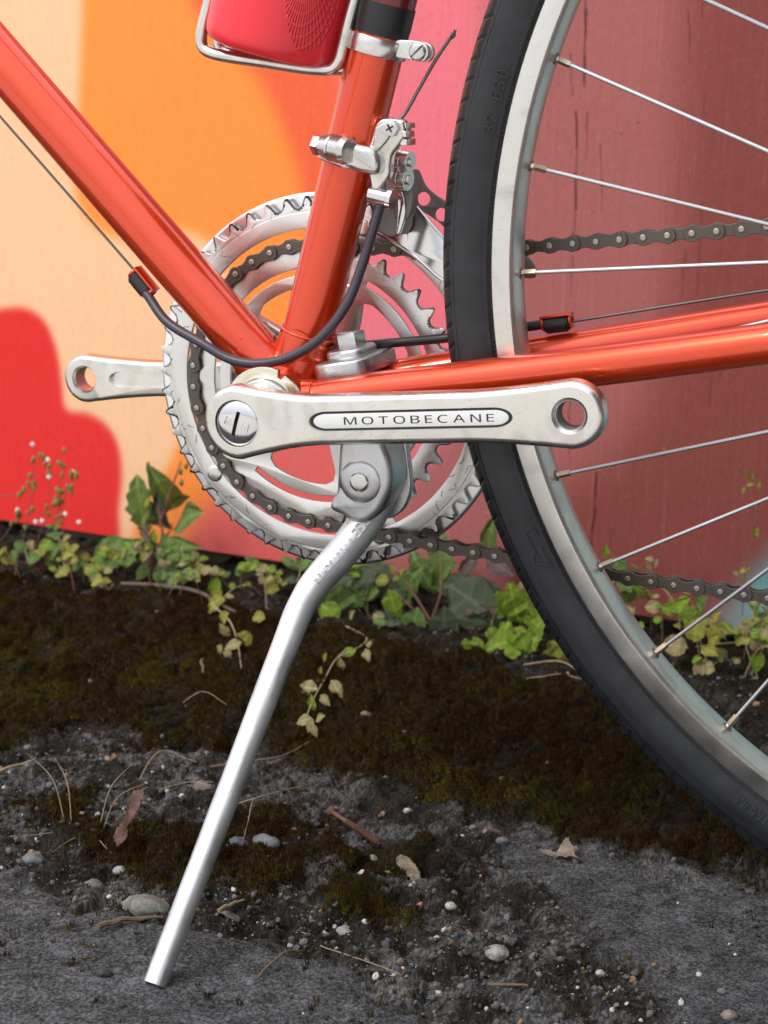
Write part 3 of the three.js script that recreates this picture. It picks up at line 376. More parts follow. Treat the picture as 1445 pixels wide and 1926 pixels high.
// rear wheel
const wheel = group('rear_wheel'), WX = 438.7, WY = 83.3;
{ const at = (g) => g.translate(WX, WY, 0);
  const half = [[320.6, 8.8], [323.5, 11.6], [326, 13.0], [329.5, 14.3], [334, 15.2], [338.5, 15.2], [340, 15.0], [343.5, 13.2], [346.8, 10.2], [349.2, 6.4], [350.6, 3], [351, 0]];
  const prof = new THREE.SplineCurve([...half, ...half.slice(0, -1).reverse().map(([r, z]) => [r, -z])].map((p) => new THREE.Vector2(...p))).getSpacedPoints(72).map((p) => [p.x, p.y]);
  // the tread is cut into the rubber: sipes across the shoulder, ribs at the bead, a line at the edge of the tread
  const PER = 208, prof2 = new THREE.SplineCurve([...half, ...half.slice(0, -1).reverse().map(([r, z]) => [r, -z])].map((p) => new THREE.Vector2(...p))).getSpacedPoints(108), NP = prof2.length;
  const angles = []; const fine0 = 52, fine1 = 164; for (let k = 0; k < PER; k++) { const n = k >= fine0 && k < fine1 ? 14 : 3; for (let i = 0; i < n; i++) angles.push((k + i / n) / PER); }
  const pos = [], uvs = [], idx = [], NA = angles.length;
  const cutDepth = (u, v) => { const s = v > 0.5 ? 1 - v : v; let d = 0; // v runs bead to bead
    if (s > 0.300 && s < 0.425) { const q = (s - 0.300) / 0.125, c = 0.30 + 0.42 * Math.sqrt(q), f = (u * PER) % 1; d -= 1.4 * Math.exp(-Math.pow((f - c) / 0.05, 2)) * sstep(0, 0.12, q) * sstep(1, 0.88, q); }
    d += 0.35 * Math.exp(-Math.pow((s - 0.268) / 0.006, 2)) - 0.45 * Math.exp(-Math.pow((s - 0.285) / 0.006, 2)); d += 0.3 * Math.exp(-Math.pow((s - 0.058) / 0.006, 2));
    if (s > 0.44) d -= 0.35 * Math.pow(Math.max(0, Math.sin(s * 500)), 2); return d; };
  for (let i = 0; i <= NA; i++) { const u = i === NA ? 1 : angles[i], a = u * 2 * Math.PI; for (let j = 0; j < NP; j++) { const v = j / (NP - 1), t0 = prof2[Math.max(0, j - 1)], t1 = prof2[Math.min(NP - 1, j + 1)], tx = t1.x - t0.x, ty = t1.y - t0.y, l = Math.hypot(tx, ty), d = cutDepth(u, v), nr = -ty / l, nz = tx / l, r = prof2[j].x + nr * d, z = prof2[j].y + nz * d; pos.push(r * Math.cos(a), r * Math.sin(a), z); uvs.push(u * PER, v); } }
  for (let i = 0; i < NA; i++) for (let j = 0; j < NP - 1; j++) { const a = i * NP + j, b = a + NP; idx.push(a, b, a + 1, a + 1, b, b + 1); }
  const g = new THREE.BufferGeometry(); g.setAttribute('position', new THREE.Float32BufferAttribute(pos, 3)); g.setAttribute('uv', new THREE.Float32BufferAttribute(uvs, 2)); g.setIndex(idx); g.computeVertexNormals();
  const ribs = canvasTex(128, 1024, (c, w, h) => { c.fillStyle = '#808080'; c.fillRect(0, 0, w, h); for (const y of [0.018, 0.952]) for (let k = 0; k < 7; k++) { c.fillStyle = '#ffffff'; c.fillRect(k * w / 7, h * y, w / 14, h * 0.030); }
    for (let i = 0; i < 2600; i++) { c.fillStyle = rnd() < 0.5 ? 'rgba(255,255,255,0.10)' : 'rgba(0,0,0,0.12)'; c.fillRect(rnd() * w, rnd() * h, 3, 3); } }, false);
  const dust = tex(512, 512, (a, b) => { const k = 0.84 + 0.4 * (tfbm(a, b, 10, 4, 2) - 0.5) + 0.12 * (tnoise(a, b, 200, 5) - 0.5); return [k, k, k]; }, { repeat: [0.13, 1] });
  const tyre = bp(wheel, 'tyre', at(g), std(rgb(0.019, 0.021, 0.026), 0.42, 0, { bumpMap: ribs, bumpScale: 0.0006, map: dust }), 'own');
  const rubber = std(rgb(0.024, 0.026, 0.031), 0.36);
  const moulded = []; const letter = (ch, size, r, th, w = 1) => { const t = text(ch, size, 1.5, fontReg), b = t.boundingBox; t.translate(-(b.min.x + b.max.x) / 2, -size / 2, 0).scale(w, 1, 1).rotateX(0.27).translate(0, r, 13.95).rotateZ(th - Math.PI / 2); moulded.push(t); };
  [...'32-630'].forEach((ch, i) => letter(ch, 5.4, 329.4, (168.9 - i * 0.96) * D, 1.05));
  [...'32-630'].forEach((ch, i) => letter(ch, 5.4, 329.4, (88 - i * 0.96) * D, 1.05));
  [...'INFLATE TO MAXIMUM.'].forEach((ch, i, a) => ch !== ' ' && letter(ch, 5.4, 329.4, (235.9 + (a.length - 1 - i) * 0.92) * D, 1.05));
  const bar = (r0, t0, r1, t1) => { const P = (r, t) => V(r * Math.cos(t * D), r * Math.sin(t * D), 13.6 + (r - 326) * 0.27); moulded.push(cyl(P(r0, t0), P(r1, t1), 0.55, 0.55, 8)); };
  bar(327, 205.3, 331.6, 205.6); bar(331.6, 205.6, 330.6, 208.2); bar(327, 205.3, 326.4, 206); bar(333.8, 208.4, 326.8, 209.4); bar(333.8, 208.4, 332.4, 207.6); bar(326.8, 209.4, 327.4, 207.4);
  bp(wheel, 'moulded_lettering', at(merge(moulded)), rubber);
  const rp = [[322.3, 8.2], [322.3, 10.2], [321.6, 11.0], [320.6, 11.2], [313.2, 12.3], [312, 12.2], [311.1, 11.4], [310.3, 9.6], [309.3, 5], [309, 0]];
  const full = [...rp, ...rp.slice(0, -1).reverse().map(([r, z]) => [r, -z])], rg = toCreasedNormals(latheZ(full, 300), 0.5);
  bp(wheel, 'rim', at(rg), std(rgb(0.72, 0.71, 0.69), 0.6, 1, { roughnessMap: smudge, map: scuff }));
  const ends = { 0: 208, 1: 234, 2: 134, 4: 285, 5: 282, 6: 194, 7: 184 };
  const spokeG = [], N = 36;
  for (let k = 0; k < N; k++) { const a = (161.66 + 10 * k) * D, near = k % 2 === 0, z0 = near ? 1.2 : -1.2, zf = near ? 30 : -20, lead = (Math.floor(k / 2) % 2 === 0) ? 1 : -1, f = (ends[k] ?? (161.66 + 10 * k + lead * 66)) * D;
    const A = V(WX + 309 * Math.cos(a), WY + 309 * Math.sin(a), z0), F = V(WX + 24 * Math.cos(f), WY + 24 * Math.sin(f), zf), d = F.clone().sub(A).normalize(), n0 = A.clone().addScaledVector(d, -2), n1 = A.clone().addScaledVector(d, 8.2);
    bp(wheel, 'spoke', cyl(n1, F, 1.05, 1.05, 12), M.spoke);
    const hexg = new THREE.CylinderGeometry(1.75, 1.75, 6.6, 4).translate(0, 5.0, 0), rnd1 = new THREE.CylinderGeometry(1.7, 1.9, 5.0, 16).translate(0, -0.6, 0), nip = merge([toCreasedNormals(hexg, 0.3), rnd1]).applyQuaternion(new THREE.Quaternion().setFromUnitVectors(Yax, d)).translate(A.x, A.y, A.z);
    bp(wheel, 'nipple', nip, M.nipple);
    bp(wheel, 'eyelet', new THREE.TorusGeometry(2.5, 0.7, 8, 20).applyQuaternion(new THREE.Quaternion().setFromUnitVectors(Zax, V(-Math.cos(a), -Math.sin(a), 0))).translate(WX + 309.2 * Math.cos(a), WY + 309.2 * Math.sin(a), z0), M.dullsteel); }
  bp(wheel, 'hub', [latheZ([[6, -62], [9, -50], [12, -24], [28, -22], [28, -18], [14, -15], [12, 0], [14, 25], [28, 28], [28, 32], [12, 34], [8, 50], [6, 62]], 64)].map(at), M.alu);
  bp(wheel, 'sprocket', at(slab(shape(teeth(24, 0), [circ(0, 0, 20)]), -40.5, -38, 0.3)), M.dullsteel);
}

// kickstand
const stand = group('kickstand');
{ const slope = 11.4 * D, onStay = (g) => g.rotateZ(slope).translate(0, 0, 0);
  // top plate lies across both stays, cast with a raised middle
  const plate = slab(shape([[27.5, 25], [32, 27], [52, 26], [56, 22], [55, -20], [51, -24], [30, -24], [25.5, -20], [23.5, 18]]), -4.2, 5.5, 2.0, 4, 1).rotateX(-Math.PI / 2), boss = slab(shape(spline([[30, 11], [49, 11], [52, 0], [49, -14], [32, -14], [28, 0]], 50)), 4.5, 10.5, 2.4, 4, 1).rotateX(-Math.PI / 2);
  bp(stand, 'clamp_plate', [plate, boss].map((g) => onStay(g.translate(0, 12.8, 0))), M.cast);
  bp(stand, 'bolt', onStay(hexHead(9.2, 8.2).rotateX(-Math.PI / 2).rotateY(0.25).translate(40, 23, 1)), M.steel);
  bp(stand, 'bolt_shank', onStay(cyl(V(40, -30, 1), V(40, 24, 1), 4.5)), M.dullsteel);
  const face = [[43.5, -2], [42.6, -16.3], [41.3, -34.3], [40.6, -41.6], [37.2, -48.2], [38.2, -52], [43.9, -54], [50, -57.4], [57.6, -57], [65, -51], [70.3, -41], [72.1, -33.1], [71.2, -23.2], [67.3, -13], [64, -2]];
  bp(stand, 'bracket', [slab(shape(spline(face, 120)), 11, 37.5, 3.8, 5, 1.1), slab(shape(spline([[41, -2], [40, -30], [46, -50], [58, -60], [68, -56], [73.5, -44], [72.5, -28], [66, -2]], 90)), 6, 12, 1, 3, 1), latheZ([[0.01, 38.6], [7.2, 38.6], [9.6, 38.2], [12.4, 37.2], [13, 34]], 56).translate(55, -34.3, 0), onStay(slab(shape([[20, 20], [62, 20], [62, -20], [20, -20]]), -16, -8, 2, 3).rotateX(-Math.PI / 2))], M.cast);
  bp(stand, 'pivot_pin', latheZ([[0.01, 40.4], [3.6, 40.3], [5.0, 39.8], [5.3, 39], [5.3, 30]], 40).translate(55, -34.3, 0), M.steel);
  const pts = [[60, -40, 15], [55, -56, 24.5], [46, -73, 40], [36.5, -87.6, 55.6], [32, -98, 64.2], [28.9, -118, 81.4], [21.2, -176, 130.6], [11.0, -252.4, 195.3]];
  bp(stand, 'leg', taper(pts, [9.4, 9.3, 8.9, 8.2, 7.6, 7.1, 6.4, 5.9], 110, 36, 0.92), M.leg);
  // raised lettering along the front of the leg, read downwards
  const cv = curve(pts), toCam = V(0.30, 0.02, 0.95); const word = (t, s0, size, gap, w = 1) => { let s = s0; const out = []; for (const ch of t) { const tt = s / cv.getLength(), P = cv.getPointAt(tt), T = cv.getTangentAt(tt), Nn = V(0.33, 0.35, 0.88).addScaledVector(T, -V(0.33, 0.35, 0.88).dot(T)).normalize(), Up = Nn.clone().cross(T).normalize(); const g = text(ch, size, 0.9, fontReg), b = g.boundingBox; g.translate(-(b.min.x + b.max.x) / 2, -size / 2, 0).scale(w, 1, 1); const r = 7.7 + 1.1 * clamp((50 - s) / 40); g.applyMatrix4(new THREE.Matrix4().makeBasis(T, Up, Nn)).translate(P.x + Nn.x * r, P.y + Nn.y * r, P.z + Nn.z * r); out.push(g); s += gap; } return out; };
  bp(stand, 'raised_lettering', [...word('ESGE', 21, 5.4, 4.1, 0.95), ...word('R', 38.6, 2.4, 3), ...word('PLETSCHER', 43, 3.1, 3.0, 1.0)], M.leg);
}

// front derailleur on the seat tube
const fd = group('front_derailleur');
{ const q = new THREE.Quaternion().setFromUnitVectors(Yax, stDir), c0 = stDir.clone().multiplyScalar(136.5), on = (g) => g.applyQuaternion(q).translate(c0.x, c0.y, c0.z);
  const band = new THREE.LatheGeometry([[14.5, -4.6], [17.0, -4.6], [17.6, -3.8], [17.6, 3.8], [17.0, 4.6], [14.5, 4.6], [14.5, -4.6]].map((p) => new THREE.Vector2(...p)), 72);
  bp(fd, 'clamp_band', on(toCreasedNormals(band, 0.6)), M.wornalu);
  const ax = V(0.93, -0.12, 0.3).normalize(), b0 = V(24, 137.5, 14.5), along = (s0, s1, r0, r1 = r0) => cyl(b0.clone().addScaledVector(ax, s0), b0.clone().addScaledVector(ax, s1), r0, r1, 40);
  bp(fd, 'clamp_bolt', [place(hexHead(5.6, 5), b0.x - 3, b0.y + 0.4, b0.z - 1, [ax.x, ax.y, ax.z]), along(-1, 14, 2.6), along(1.6, 3.4, 4.9)], M.steel);
  bp(fd, 'barrel', [along(4.0, 8.4, 6.4, 7.2), along(8.4, 9.6, 7.2, 6.8)], M.wornalu);
  bp(fd, 'barrel', [along(10.4, 17, 7.2, 7.5), along(17, 20, 7.5, 6.2)], M.wornalu);
  const body = [[38, 139.6], [47, 137.4], [49.8, 140], [52, 147], [55, 150.6], [60, 151.6], [65, 151.2], [68.5, 149.6], [69.4, 143.5], [66, 138], [61.6, 132], [60.5, 123], [57.5, 118], [54, 114.4], [50.6, 115.4], [49.2, 121.6], [47, 125.4], [38, 126.6]];
  bp(fd, 'body', [slab(shape(spline(body, 110)), 2, 10, 2, 4, 1), slab(shape(spline([[53, 147], [60, 150], [63, 146], [59, 139], [50, 131], [52, 139]], 40)), 8, 11.4, 1.2, 3, 1), slab(shape(spline([[37, 140.5], [46, 138.6], [53, 137], [57.5, 131], [56, 123.6], [49, 123.4], [42, 125.4], [37, 127.5]], 60)), 7, 17.5, 3.6, 5, 1.1)], M.wornalu);
  bp(fd, 'anchor_bolt', [place(hexHead(4.6, 3.4), 62, 146.4, 9.5), place(latheZ([[0.01, 3.8], [2.6, 3.7], [3.6, 3.2]], 24), 62, 146.4, 9.5)], M.steel);
  bp(fd, 'anchor_slot', [slab(shape([[-2.2, -0.45], [2.2, -0.45], [2.2, 0.45], [-2.2, 0.45]]), 13.1, 13.5, 0).rotateZ(0.5).translate(62, 146.4, 0), slab(shape([[-2.2, -0.45], [2.2, -0.45], [2.2, 0.45], [-2.2, 0.45]]), 13.1, 13.52, 0).rotateZ(0.5 + Math.PI / 2).translate(62, 146.4, 0)], M.ink);
  bp(fd, 'cable_clamp', [slab(shape([[65.4, 149.5], [69.6, 149], [70, 146.4], [67.8, 146], [67.8, 141.2], [70.2, 141], [70, 137.8], [66.6, 137.4], [64.6, 141]]), -4, 9, 0.7, 3), slab(shape([[67.6, 145.2], [70.2, 145], [70.2, 141.8], [67.6, 142]]), -2, 10.4, 0.6, 3)], M.wornalu);
  for (const [x, y, r] of [[61.4, 129.2, 6], [60.2, 120, 6.4]]) bp(fd, 'pivot', [cyl(V(x - 6, y + .4, -8), V(x + 0.4, y, -7), r, r, 40), cyl(V(x + 0.4, y, -7), V(x + 5, y - .3, -6), r - 0.4, r - 0.7, 40), cyl(V(x + 5, y - .3, -6), V(x + 6.4, y - .4, -5.8), 2.6)], M.wornalu);
  bp(fd, 'link', [slab(shape(spline([[57, 126], [64, 124], [66, 110], [63, 99], [56, 99], [55, 112]], 50)), -20, -11, 1, 3), slab(shape(spline([[43, 106], [57, 104], [58.6, 94], [53, 89], [42, 95]], 50)), -31, -12, 1, 3)], M.dullsteel);
  bp(fd, 'link_plate', [slab(shape(spline([[57.6, 113], [61, 113], [62.6, 103], [59.5, 92], [57, 92], [57.8, 103]], 50)), -12, -9, 0.8, 3)], M.chrome);
  // the cable ferrule: a bright barrel on its side with a collar
  bp(fd, 'ferrule', [cyl(V(48.6, 112.9, 5), V(58.6, 110.9, 5.5), 5.3, 5.3, 40), cyl(V(58.9, 110.8, 5.5), V(61.4, 110.3, 5.6), 6.0, 5.9, 40)], M.chrome);
  const inner = [[33, 97.5], [44.5, 105], [55.4, 101.5], [58.5, 106], [66, 97.5], [77, 86.5], [92, 74], [118, 60], [119, 52], [95, 56.6], [75.7, 64.8], [58, 78], [33.6, 90.6]];
  const rim = (P, r, z) => tube(P.map((p) => [...p, z]), r, 60, 10);
  bp(fd, 'cage_plate', [slab(shape(spline(inner, 120)), -33.6, -32.4, 0.4, 2), rim([[33.6, 91], [58, 78], [75.7, 65], [95, 56.8], [119, 52.4]], 1.1, -32.6), rim([[58.5, 105.4], [66, 97.5], [77, 86.5], [92, 74]], 0.9, -33)], M.chrome);
  const outerP = [[47, 117], [50.9, 122], [54.9, 122.4], [58.8, 114.8], [64, 110], [71.3, 105.6], [90, 94], [118, 78], [122, 66], [98, 70], [80, 84], [66, 95], [54, 103]];
  bp(fd, 'cage_plate', slab(shape(spline(outerP, 120), [circ(57.9, 107, 3.7), circ(68.4, 98.6, 3.6), circ(80, 90, 3.4)]), -51.2, -50, 0.4, 2), M.dullsteel);
}

// cables
bp(bike, 'cable_housing', tube([[-90, 58.6, 6], [-84, 53.2, 8], [-70, 41, 14], [-45.3, 31.2, 20.4], [-26, 23.5, 23], [-7, 22.7, 24], [12, 28.4, 23], [27.6, 39.5, 20.6], [39.6, 57, 16], [45.6, 75.5, 11], [51, 95, 8], [54.4, 108, 6]], 2.65, 120, 16), M.housing);
bp(bike, 'gear_cable', tube([[-430, 398, 4], [-180.3, 152.4, 3], [-93, 65.6, 4.4]], 0.75, 8, 8), M.wire);
bp(bike, 'gear_cable', tube([[55.2, 112, 6.4], [57, 117, 8.2], [60.4, 140, 8.6], [63, 148, 7], [67, 153.6, 4], [74.2, 166.5, 2], [84, 182, 2], [90.6, 191, 2]], 0.95, 60, 8), M.wire);
for (let k = 0; k < 7; k++) bp(bike, 'frayed_strand', tube([[89.6, 189.4, 2], [91 + 0.3 * k, 192.4 - 0.12 * k, 2 + rr(-.8, .8)], [91.6 + rr(-.8, 2), 194.6 + rr(-1.2, .8), 2 + rr(-1.6, 1.6)]], 0.28, 8, 6), M.wire);
{ const d = V(0.68, -0.73), clip = (name, c, dir, z) => { const g = group(name), a = Math.atan2(dir.y, dir.x), put = (q) => q.rotateZ(a).translate(c.x, c.y, z);
    bp(g, 'sleeve', [put(cyl(V(-6.6, -0.6, 0.6), V(6.6, -0.6, 0.6), 4.0, 4.0, 28)), put(cyl(V(-5.4, -0.8, 0.8), V(5.4, -0.8, 0.8), 4.5, 4.5, 28))], M.black);
    bp(g, 'bridge', [put(slab(shape([[-8.4, -4.6], [8.4, -4.6], [8.4, -2.6], [6.6, -3.2], [-6.6, -3.2], [-8.4, -2.6]].map(([x, y]) => [x, -y])), -4, 4, 0.4, 2)), ...[-7.6, 7.6].map((x) => put(new THREE.TorusGeometry(3.2, 1.05, 10, 28).rotateY(Math.PI / 2).translate(x, 0.4, 0)))], M.paint); return g; };
  clip('cable_stop', V(-89.6, 60.2), V(0.68, -0.73), 4.6);
  const far = clip('cable_stop', V(142, 45.6), V(0.985, 0.17), -27.5); far.children[1].geometry = far.children[1].geometry.clone(); }
bp(bike, 'cable_housing', tube([[5, 22, -16], [15, 25.6, -18], [39.8, 29.4, -18.6], [84.6, 35.4, -21.5], [134, 44.2, -27.4]], 2.6, 60, 16), M.black);
bp(bike, 'gear_cable', tube([[149, 46.4, -27.6], [250, 66.4, -38], [420, 98, -52]], 0.8, 10, 8), M.wire);

// bottle cage
const cage = group('bottle_cage');
{ const loop = (z, dx = 0, dy = 0) => tube([[-34, 236, z], [-40.4, 212, z], [-46, 192.6, z], [-45.2, 187, z], [-40.4, 184.2, z], [-9.1, 179.3, z], [20, 175.6, z], [28.6, 175.9, z], [32.4, 179.6, z], [34.6, 186, z], [37.6, 197, z], [41, 209, z * 0.9], [46, 228, z * 0.7]].map(([x, y, q]) => [x + dx, y + dy, q]), 3.15, 120, 16);
  bp(cage, 'wire_loop', loop(9.5), M.wornalu); bp(cage, 'wire_loop', loop(-9.5, 0.6, 0.4), M.wornalu);
  const q = new THREE.Quaternion().setFromUnitVectors(Yax, stDir), c0 = stDir.clone().multiplyScalar(194.2);
  const band = toCreasedNormals(new THREE.LatheGeometry([[14.6, -4.4], [15.7, -4.4], [15.9, -4], [15.9, 4], [15.7, 4.4], [14.6, 4.4], [14.6, -4.4]].map((p) => new THREE.Vector2(...p)), 72), 0.5).applyQuaternion(q).translate(c0.x, c0.y, 0);
  bp(cage, 'clamp_band', [band, slab(shape(spline([[62, 190.2], [74, 189.4], [79.4, 187.2], [80.6, 183], [78, 179.4], [72, 180], [62, 182.4]], 50)), 4, 7.4, 0.5, 2, 0.9), slab(shape(spline([[62, 190.2], [74, 189.4], [79.4, 187.2], [80.6, 183], [78, 179.4], [72, 180], [62, 182.4]], 50)), -3.4, 0, 0.5, 2, 0.9)], M.wornalu);
  bp(cage, 'bracket', [slab(shape([[35.6, 199], [41.5, 198], [46, 214], [50, 232], [42.6, 233], [38, 214]]), -7.6, 7.6, 0.8, 3), slab(shape([[36, 194], [44, 192], [44.4, 200], [37, 201]]), -8, 8, 0.8, 3)], M.wornalu);
  bp(cage, 'screw', cut(latheZ([[0.01, 9.6], [3, 9.5], [4.2, 9], [4.6, 8], [4.6, 3]], 36).translate(75, 184, 0), slab(shape([[-6, -0.6], [6, -0.6], [6, 0.6], [-6, 0.6]]), 8.6, 12, 0).rotateZ(0.75).translate(75, 184, 0)), M.steel);
}
// every part above was made in the frame's own axes; the whole bicycle leans 4 degrees towards its kickstand

// water bottle in the cage (a thing of its own, standing on the cage's lower wires)
{ const bottle = new THREE.Group(); bottle.name = 'water_bottle'; scene.add(bottle);
  tag(bottle, 'red plastic water bottle in the wire cage on the seat tube', 'water bottle');
  const grip = canvasTex(1024, 512, (c, w, h) => { c.fillStyle = '#000'; c.fillRect(0, 0, w, h); c.save(); c.beginPath(); c.ellipse(w * 0.5, h * 0.64, w * 0.075, h * 0.17, 0, 0, 7); c.clip(); c.strokeStyle = '#fff'; c.lineWidth = 3.5; for (let r = 14; r < 260; r += 13) { c.beginPath(); c.ellipse(w * 0.47, h * 0.64, r, r * 0.95, 0, 0, 7); c.stroke(); } for (let a = 0; a < 6.3; a += 0.105) { c.beginPath(); c.moveTo(w * 0.47, h * 0.64); c.lineTo(w * 0.47 + 300 * Math.cos(a), h * 0.64 + 300 * Math.sin(a)); c.stroke(); } c.restore(); for (let i = 0; i < 60; i++) { c.strokeStyle = `rgba(90,90,90,${rr(.1, .5)})`; c.lineWidth = 1; c.beginPath(); const x = rnd() * w, y = rnd() * h; c.moveTo(x, y); c.lineTo(x + rr(-30, 30), y + rr(-60, 60)); c.stroke(); } }, false);
  const mat = phys(rgb(0.84, 0.036, 0.052), 0.3, 0, { bumpMap: grip, bumpScale: 0.0007, specularIntensity: 0.9 });
  const prof = [[0, 3], [18, 2.4], [28, 0.6], [31, 0.2], [34, 1.4], [36, 4.4], [36.5, 8], [36.5, 118], [35, 124], [33, 128], [33, 142], [35.5, 147], [36.5, 152], [36.5, 172], [33, 182], [26, 187]], fine = [];
  prof.forEach((p, i) => { if (!i) return fine.push(p); const o = prof[i - 1], n = Math.max(1, Math.ceil(Math.hypot(p[0] - o[0], p[1] - o[1]) / 4)); for (let k = 1; k <= n; k++) fine.push([o[0] + (p[0] - o[0]) * k / n, o[1] + (p[1] - o[1]) * k / n]); });
  const body = new THREE.LatheGeometry(fine.map((p) => new THREE.Vector2(...p)), 128);
  const P = V(-9.6, 183.6, 0), q = new THREE.Quaternion().setFromUnitVectors(Yax, stDir), tr = new THREE.Matrix4().makeTranslation(0, 0, 0);
  const part = (name, g, m, turn = 0) => { g.rotateY(turn); g.scale(0.001, 0.001, 0.001); const o = shade(new THREE.Mesh(g, m)); o.name = name; bottle.add(o); return o; };
  part('body', body, mat, 0.87 - Math.PI);
  part('lid', new THREE.LatheGeometry([[36.8, 186], [37.4, 187], [37.4, 198], [35, 202], [14, 208], [12, 212], [11, 226], [0, 228]].map((p) => new THREE.Vector2(...p)), 96), phys(rgb(0.6, 0.6, 0.6), 0.4));
  bike.updateMatrixWorld(true);
  const world = bike.localToWorld(V(P.x / 1000, (P.y + BB) / 1000, P.z / 1000)); bottle.position.copy(world);
  bottle.quaternion.copy(bike.quaternion).multiply(q);
}
// ---------------------------------------------------------------- moss, gravel, stones, litter
const UP = V(0, 1, 0);
{ const blade = (() => { const gs = []; for (let k = 0; k < 4; k++) { const a = k * 1.7, g = new THREE.ConeGeometry(0.55, 3.4, 4, 1); g.translate(0, 1.5, 0).rotateX(0.45 * Math.sin(a * 2 + 1) + 0.15).rotateY(a).translate(0.7 * Math.cos(a), 0, 0.7 * Math.sin(a)); gs.push(g); } const g = merge(gs); g.deleteAttribute('uv'); return g.scale(0.001, 0.001, 0.001); })();
  const spots = [], col = new THREE.Color(); let tries = 0;
  while (spots.length < 105000 && tries < 900000) { tries++; const x = rr(-0.62, 0.42), z = rr(-0.50, 0.12); const zn = zones(x, z); if (rnd() > zn.moss * (fbm(x * 40, z * 40, 2) > 0.37 ? 1 : 0.12)) continue; spots.push([x, z, zn]); }
  // loose tufts strewn over the crumbled edge
  for (let t = 0; t < 9000; t++) { const x = rr(-0.4, 0.36), z = rr(-0.12, 0.20), n = fbm(x * 26 + 40, z * 26, 3); if (n > 0.60) { const zn = zones(x, z); if (rnd() < 1 - 0.75 * zn.hard) spots.push([x, z, zn]); } }
  const m = new THREE.InstancedMesh(blade, phys(rgb(1, 1, 1), 0.95, 0, { specularIntensity: 0.2 }), spots.length), o = new THREE.Object3D();
  spots.forEach(([x, z, zn], i) => { o.position.set(x, groundH(x, z, zn) - 0.0006, z); o.rotation.set(rr(-0.3, 0.3), rr(0, 7), rr(-0.3, 0.3)); const s = rr(0.55, 1.25); o.scale.set(s, s * rr(0.7, 1.3), s); o.updateMatrix(); m.setMatrixAt(i, o.matrix);
    const n = fbm(x * 18, z * 18, 3), k = rr(0.7, 1.3); n > 0.69 || rnd() < 0.05 ? col.setRGB(0.068 * k, 0.052 * k, 0.008 * k) : n > 0.46 ? col.setRGB(0.043 * k, 0.028 * k, 0.006 * k) : col.setRGB(0.040 * k, 0.020 * k, 0.006 * k); m.setColorAt(i, col); });
  m.name = 'moss'; m.userData = { kind: 'stuff', label: 'dark brown green moss carpeting the ground before the wall', category: 'moss' }; scene.add(shade(m)); }
const rock = (s) => { const g = new THREE.IcosahedronGeometry(1, 3), p = g.attributes.position, v = V(0, 0); for (let i = 0; i < p.count; i++) { v.fromBufferAttribute(p, i); const n = 0.62 + 0.78 * fbm(v.x * 1.5 + s * 7 + 20, v.y * 1.5 + v.z * 1.3 + s * 3 + 20, 3); v.multiplyScalar(n); p.setXYZ(i, v.x, v.y * 0.68, v.z); } const h = mergeVertices(g.deleteAttribute('uv') && g.deleteAttribute('normal') ? g : g); h.computeVertexNormals(); return h; };
{ const g = mergeVertices(new THREE.IcosahedronGeometry(1, 1)), p = g.attributes.position; for (let i = 0; i < p.count; i++) { const k = 0.75 + 0.5 * hash(i, 3); p.setXYZ(i, p.getX(i) * k, p.getY(i) * k * 0.7, p.getZ(i) * k); } g.computeVertexNormals();
  const list = []; for (let t = 0; t < 120000 && list.length < 12000; t++) { const x = rr(-0.5, 0.42), z = rr(-0.45, 0.30), zn = zones(x, z), near = Math.exp(-Math.pow((z - 0.07 - 0.06 * Math.sin(x * 9)) / 0.07, 2)), w = (1 - zn.hard) * (1 - 0.93 * zn.moss) * (0.2 + near) + zn.hard * 0.05; if (rnd() < w) list.push([x, z]); }
  const m = new THREE.InstancedMesh(g, phys(rgb(1, 1, 1), 0.9, 0, { specularIntensity: 0.4 }), list.length), o = new THREE.Object3D(), c = new THREE.Color();
  list.forEach(([x, z], i) => { const s = 0.0003 + 0.0018 * Math.pow(rnd(), 6); o.position.set(x, groundH(x, z) + s * 0.2, z); o.rotation.set(rr(0, 6), rr(0, 6), rr(0, 6)); o.scale.set(s * rr(0.8, 1.4), s, s); o.updateMatrix(); m.setMatrixAt(i, o.matrix); const k = rnd(), b = rr(0.6, 1.3); k < 0.06 ? c.setRGB(0.46, 0.45, 0.43) : k < 0.13 ? c.setRGB(0.26 * b, 0.16 * b, 0.10 * b) : k < 0.42 ? c.setRGB(0.125 * b, 0.128 * b, 0.136 * b) : c.setRGB(0.085 * b, 0.08 * b, 0.078 * b); m.setColorAt(i, c); });
  m.name = 'gravel'; m.userData = { kind: 'stuff', label: 'fine grey and white grit on the crumbling asphalt edge', category: 'gravel' }; scene.add(shade(m)); }
function thing(name, label, category, group) { const g = new THREE.Group(); g.name = numbered(name); scene.add(g); return tag(g, label, category, group); }
function sub(parent, name, g, mat) { const m = shade(new THREE.Mesh(g, mat)); m.name = name; parent.add(m); return m; }
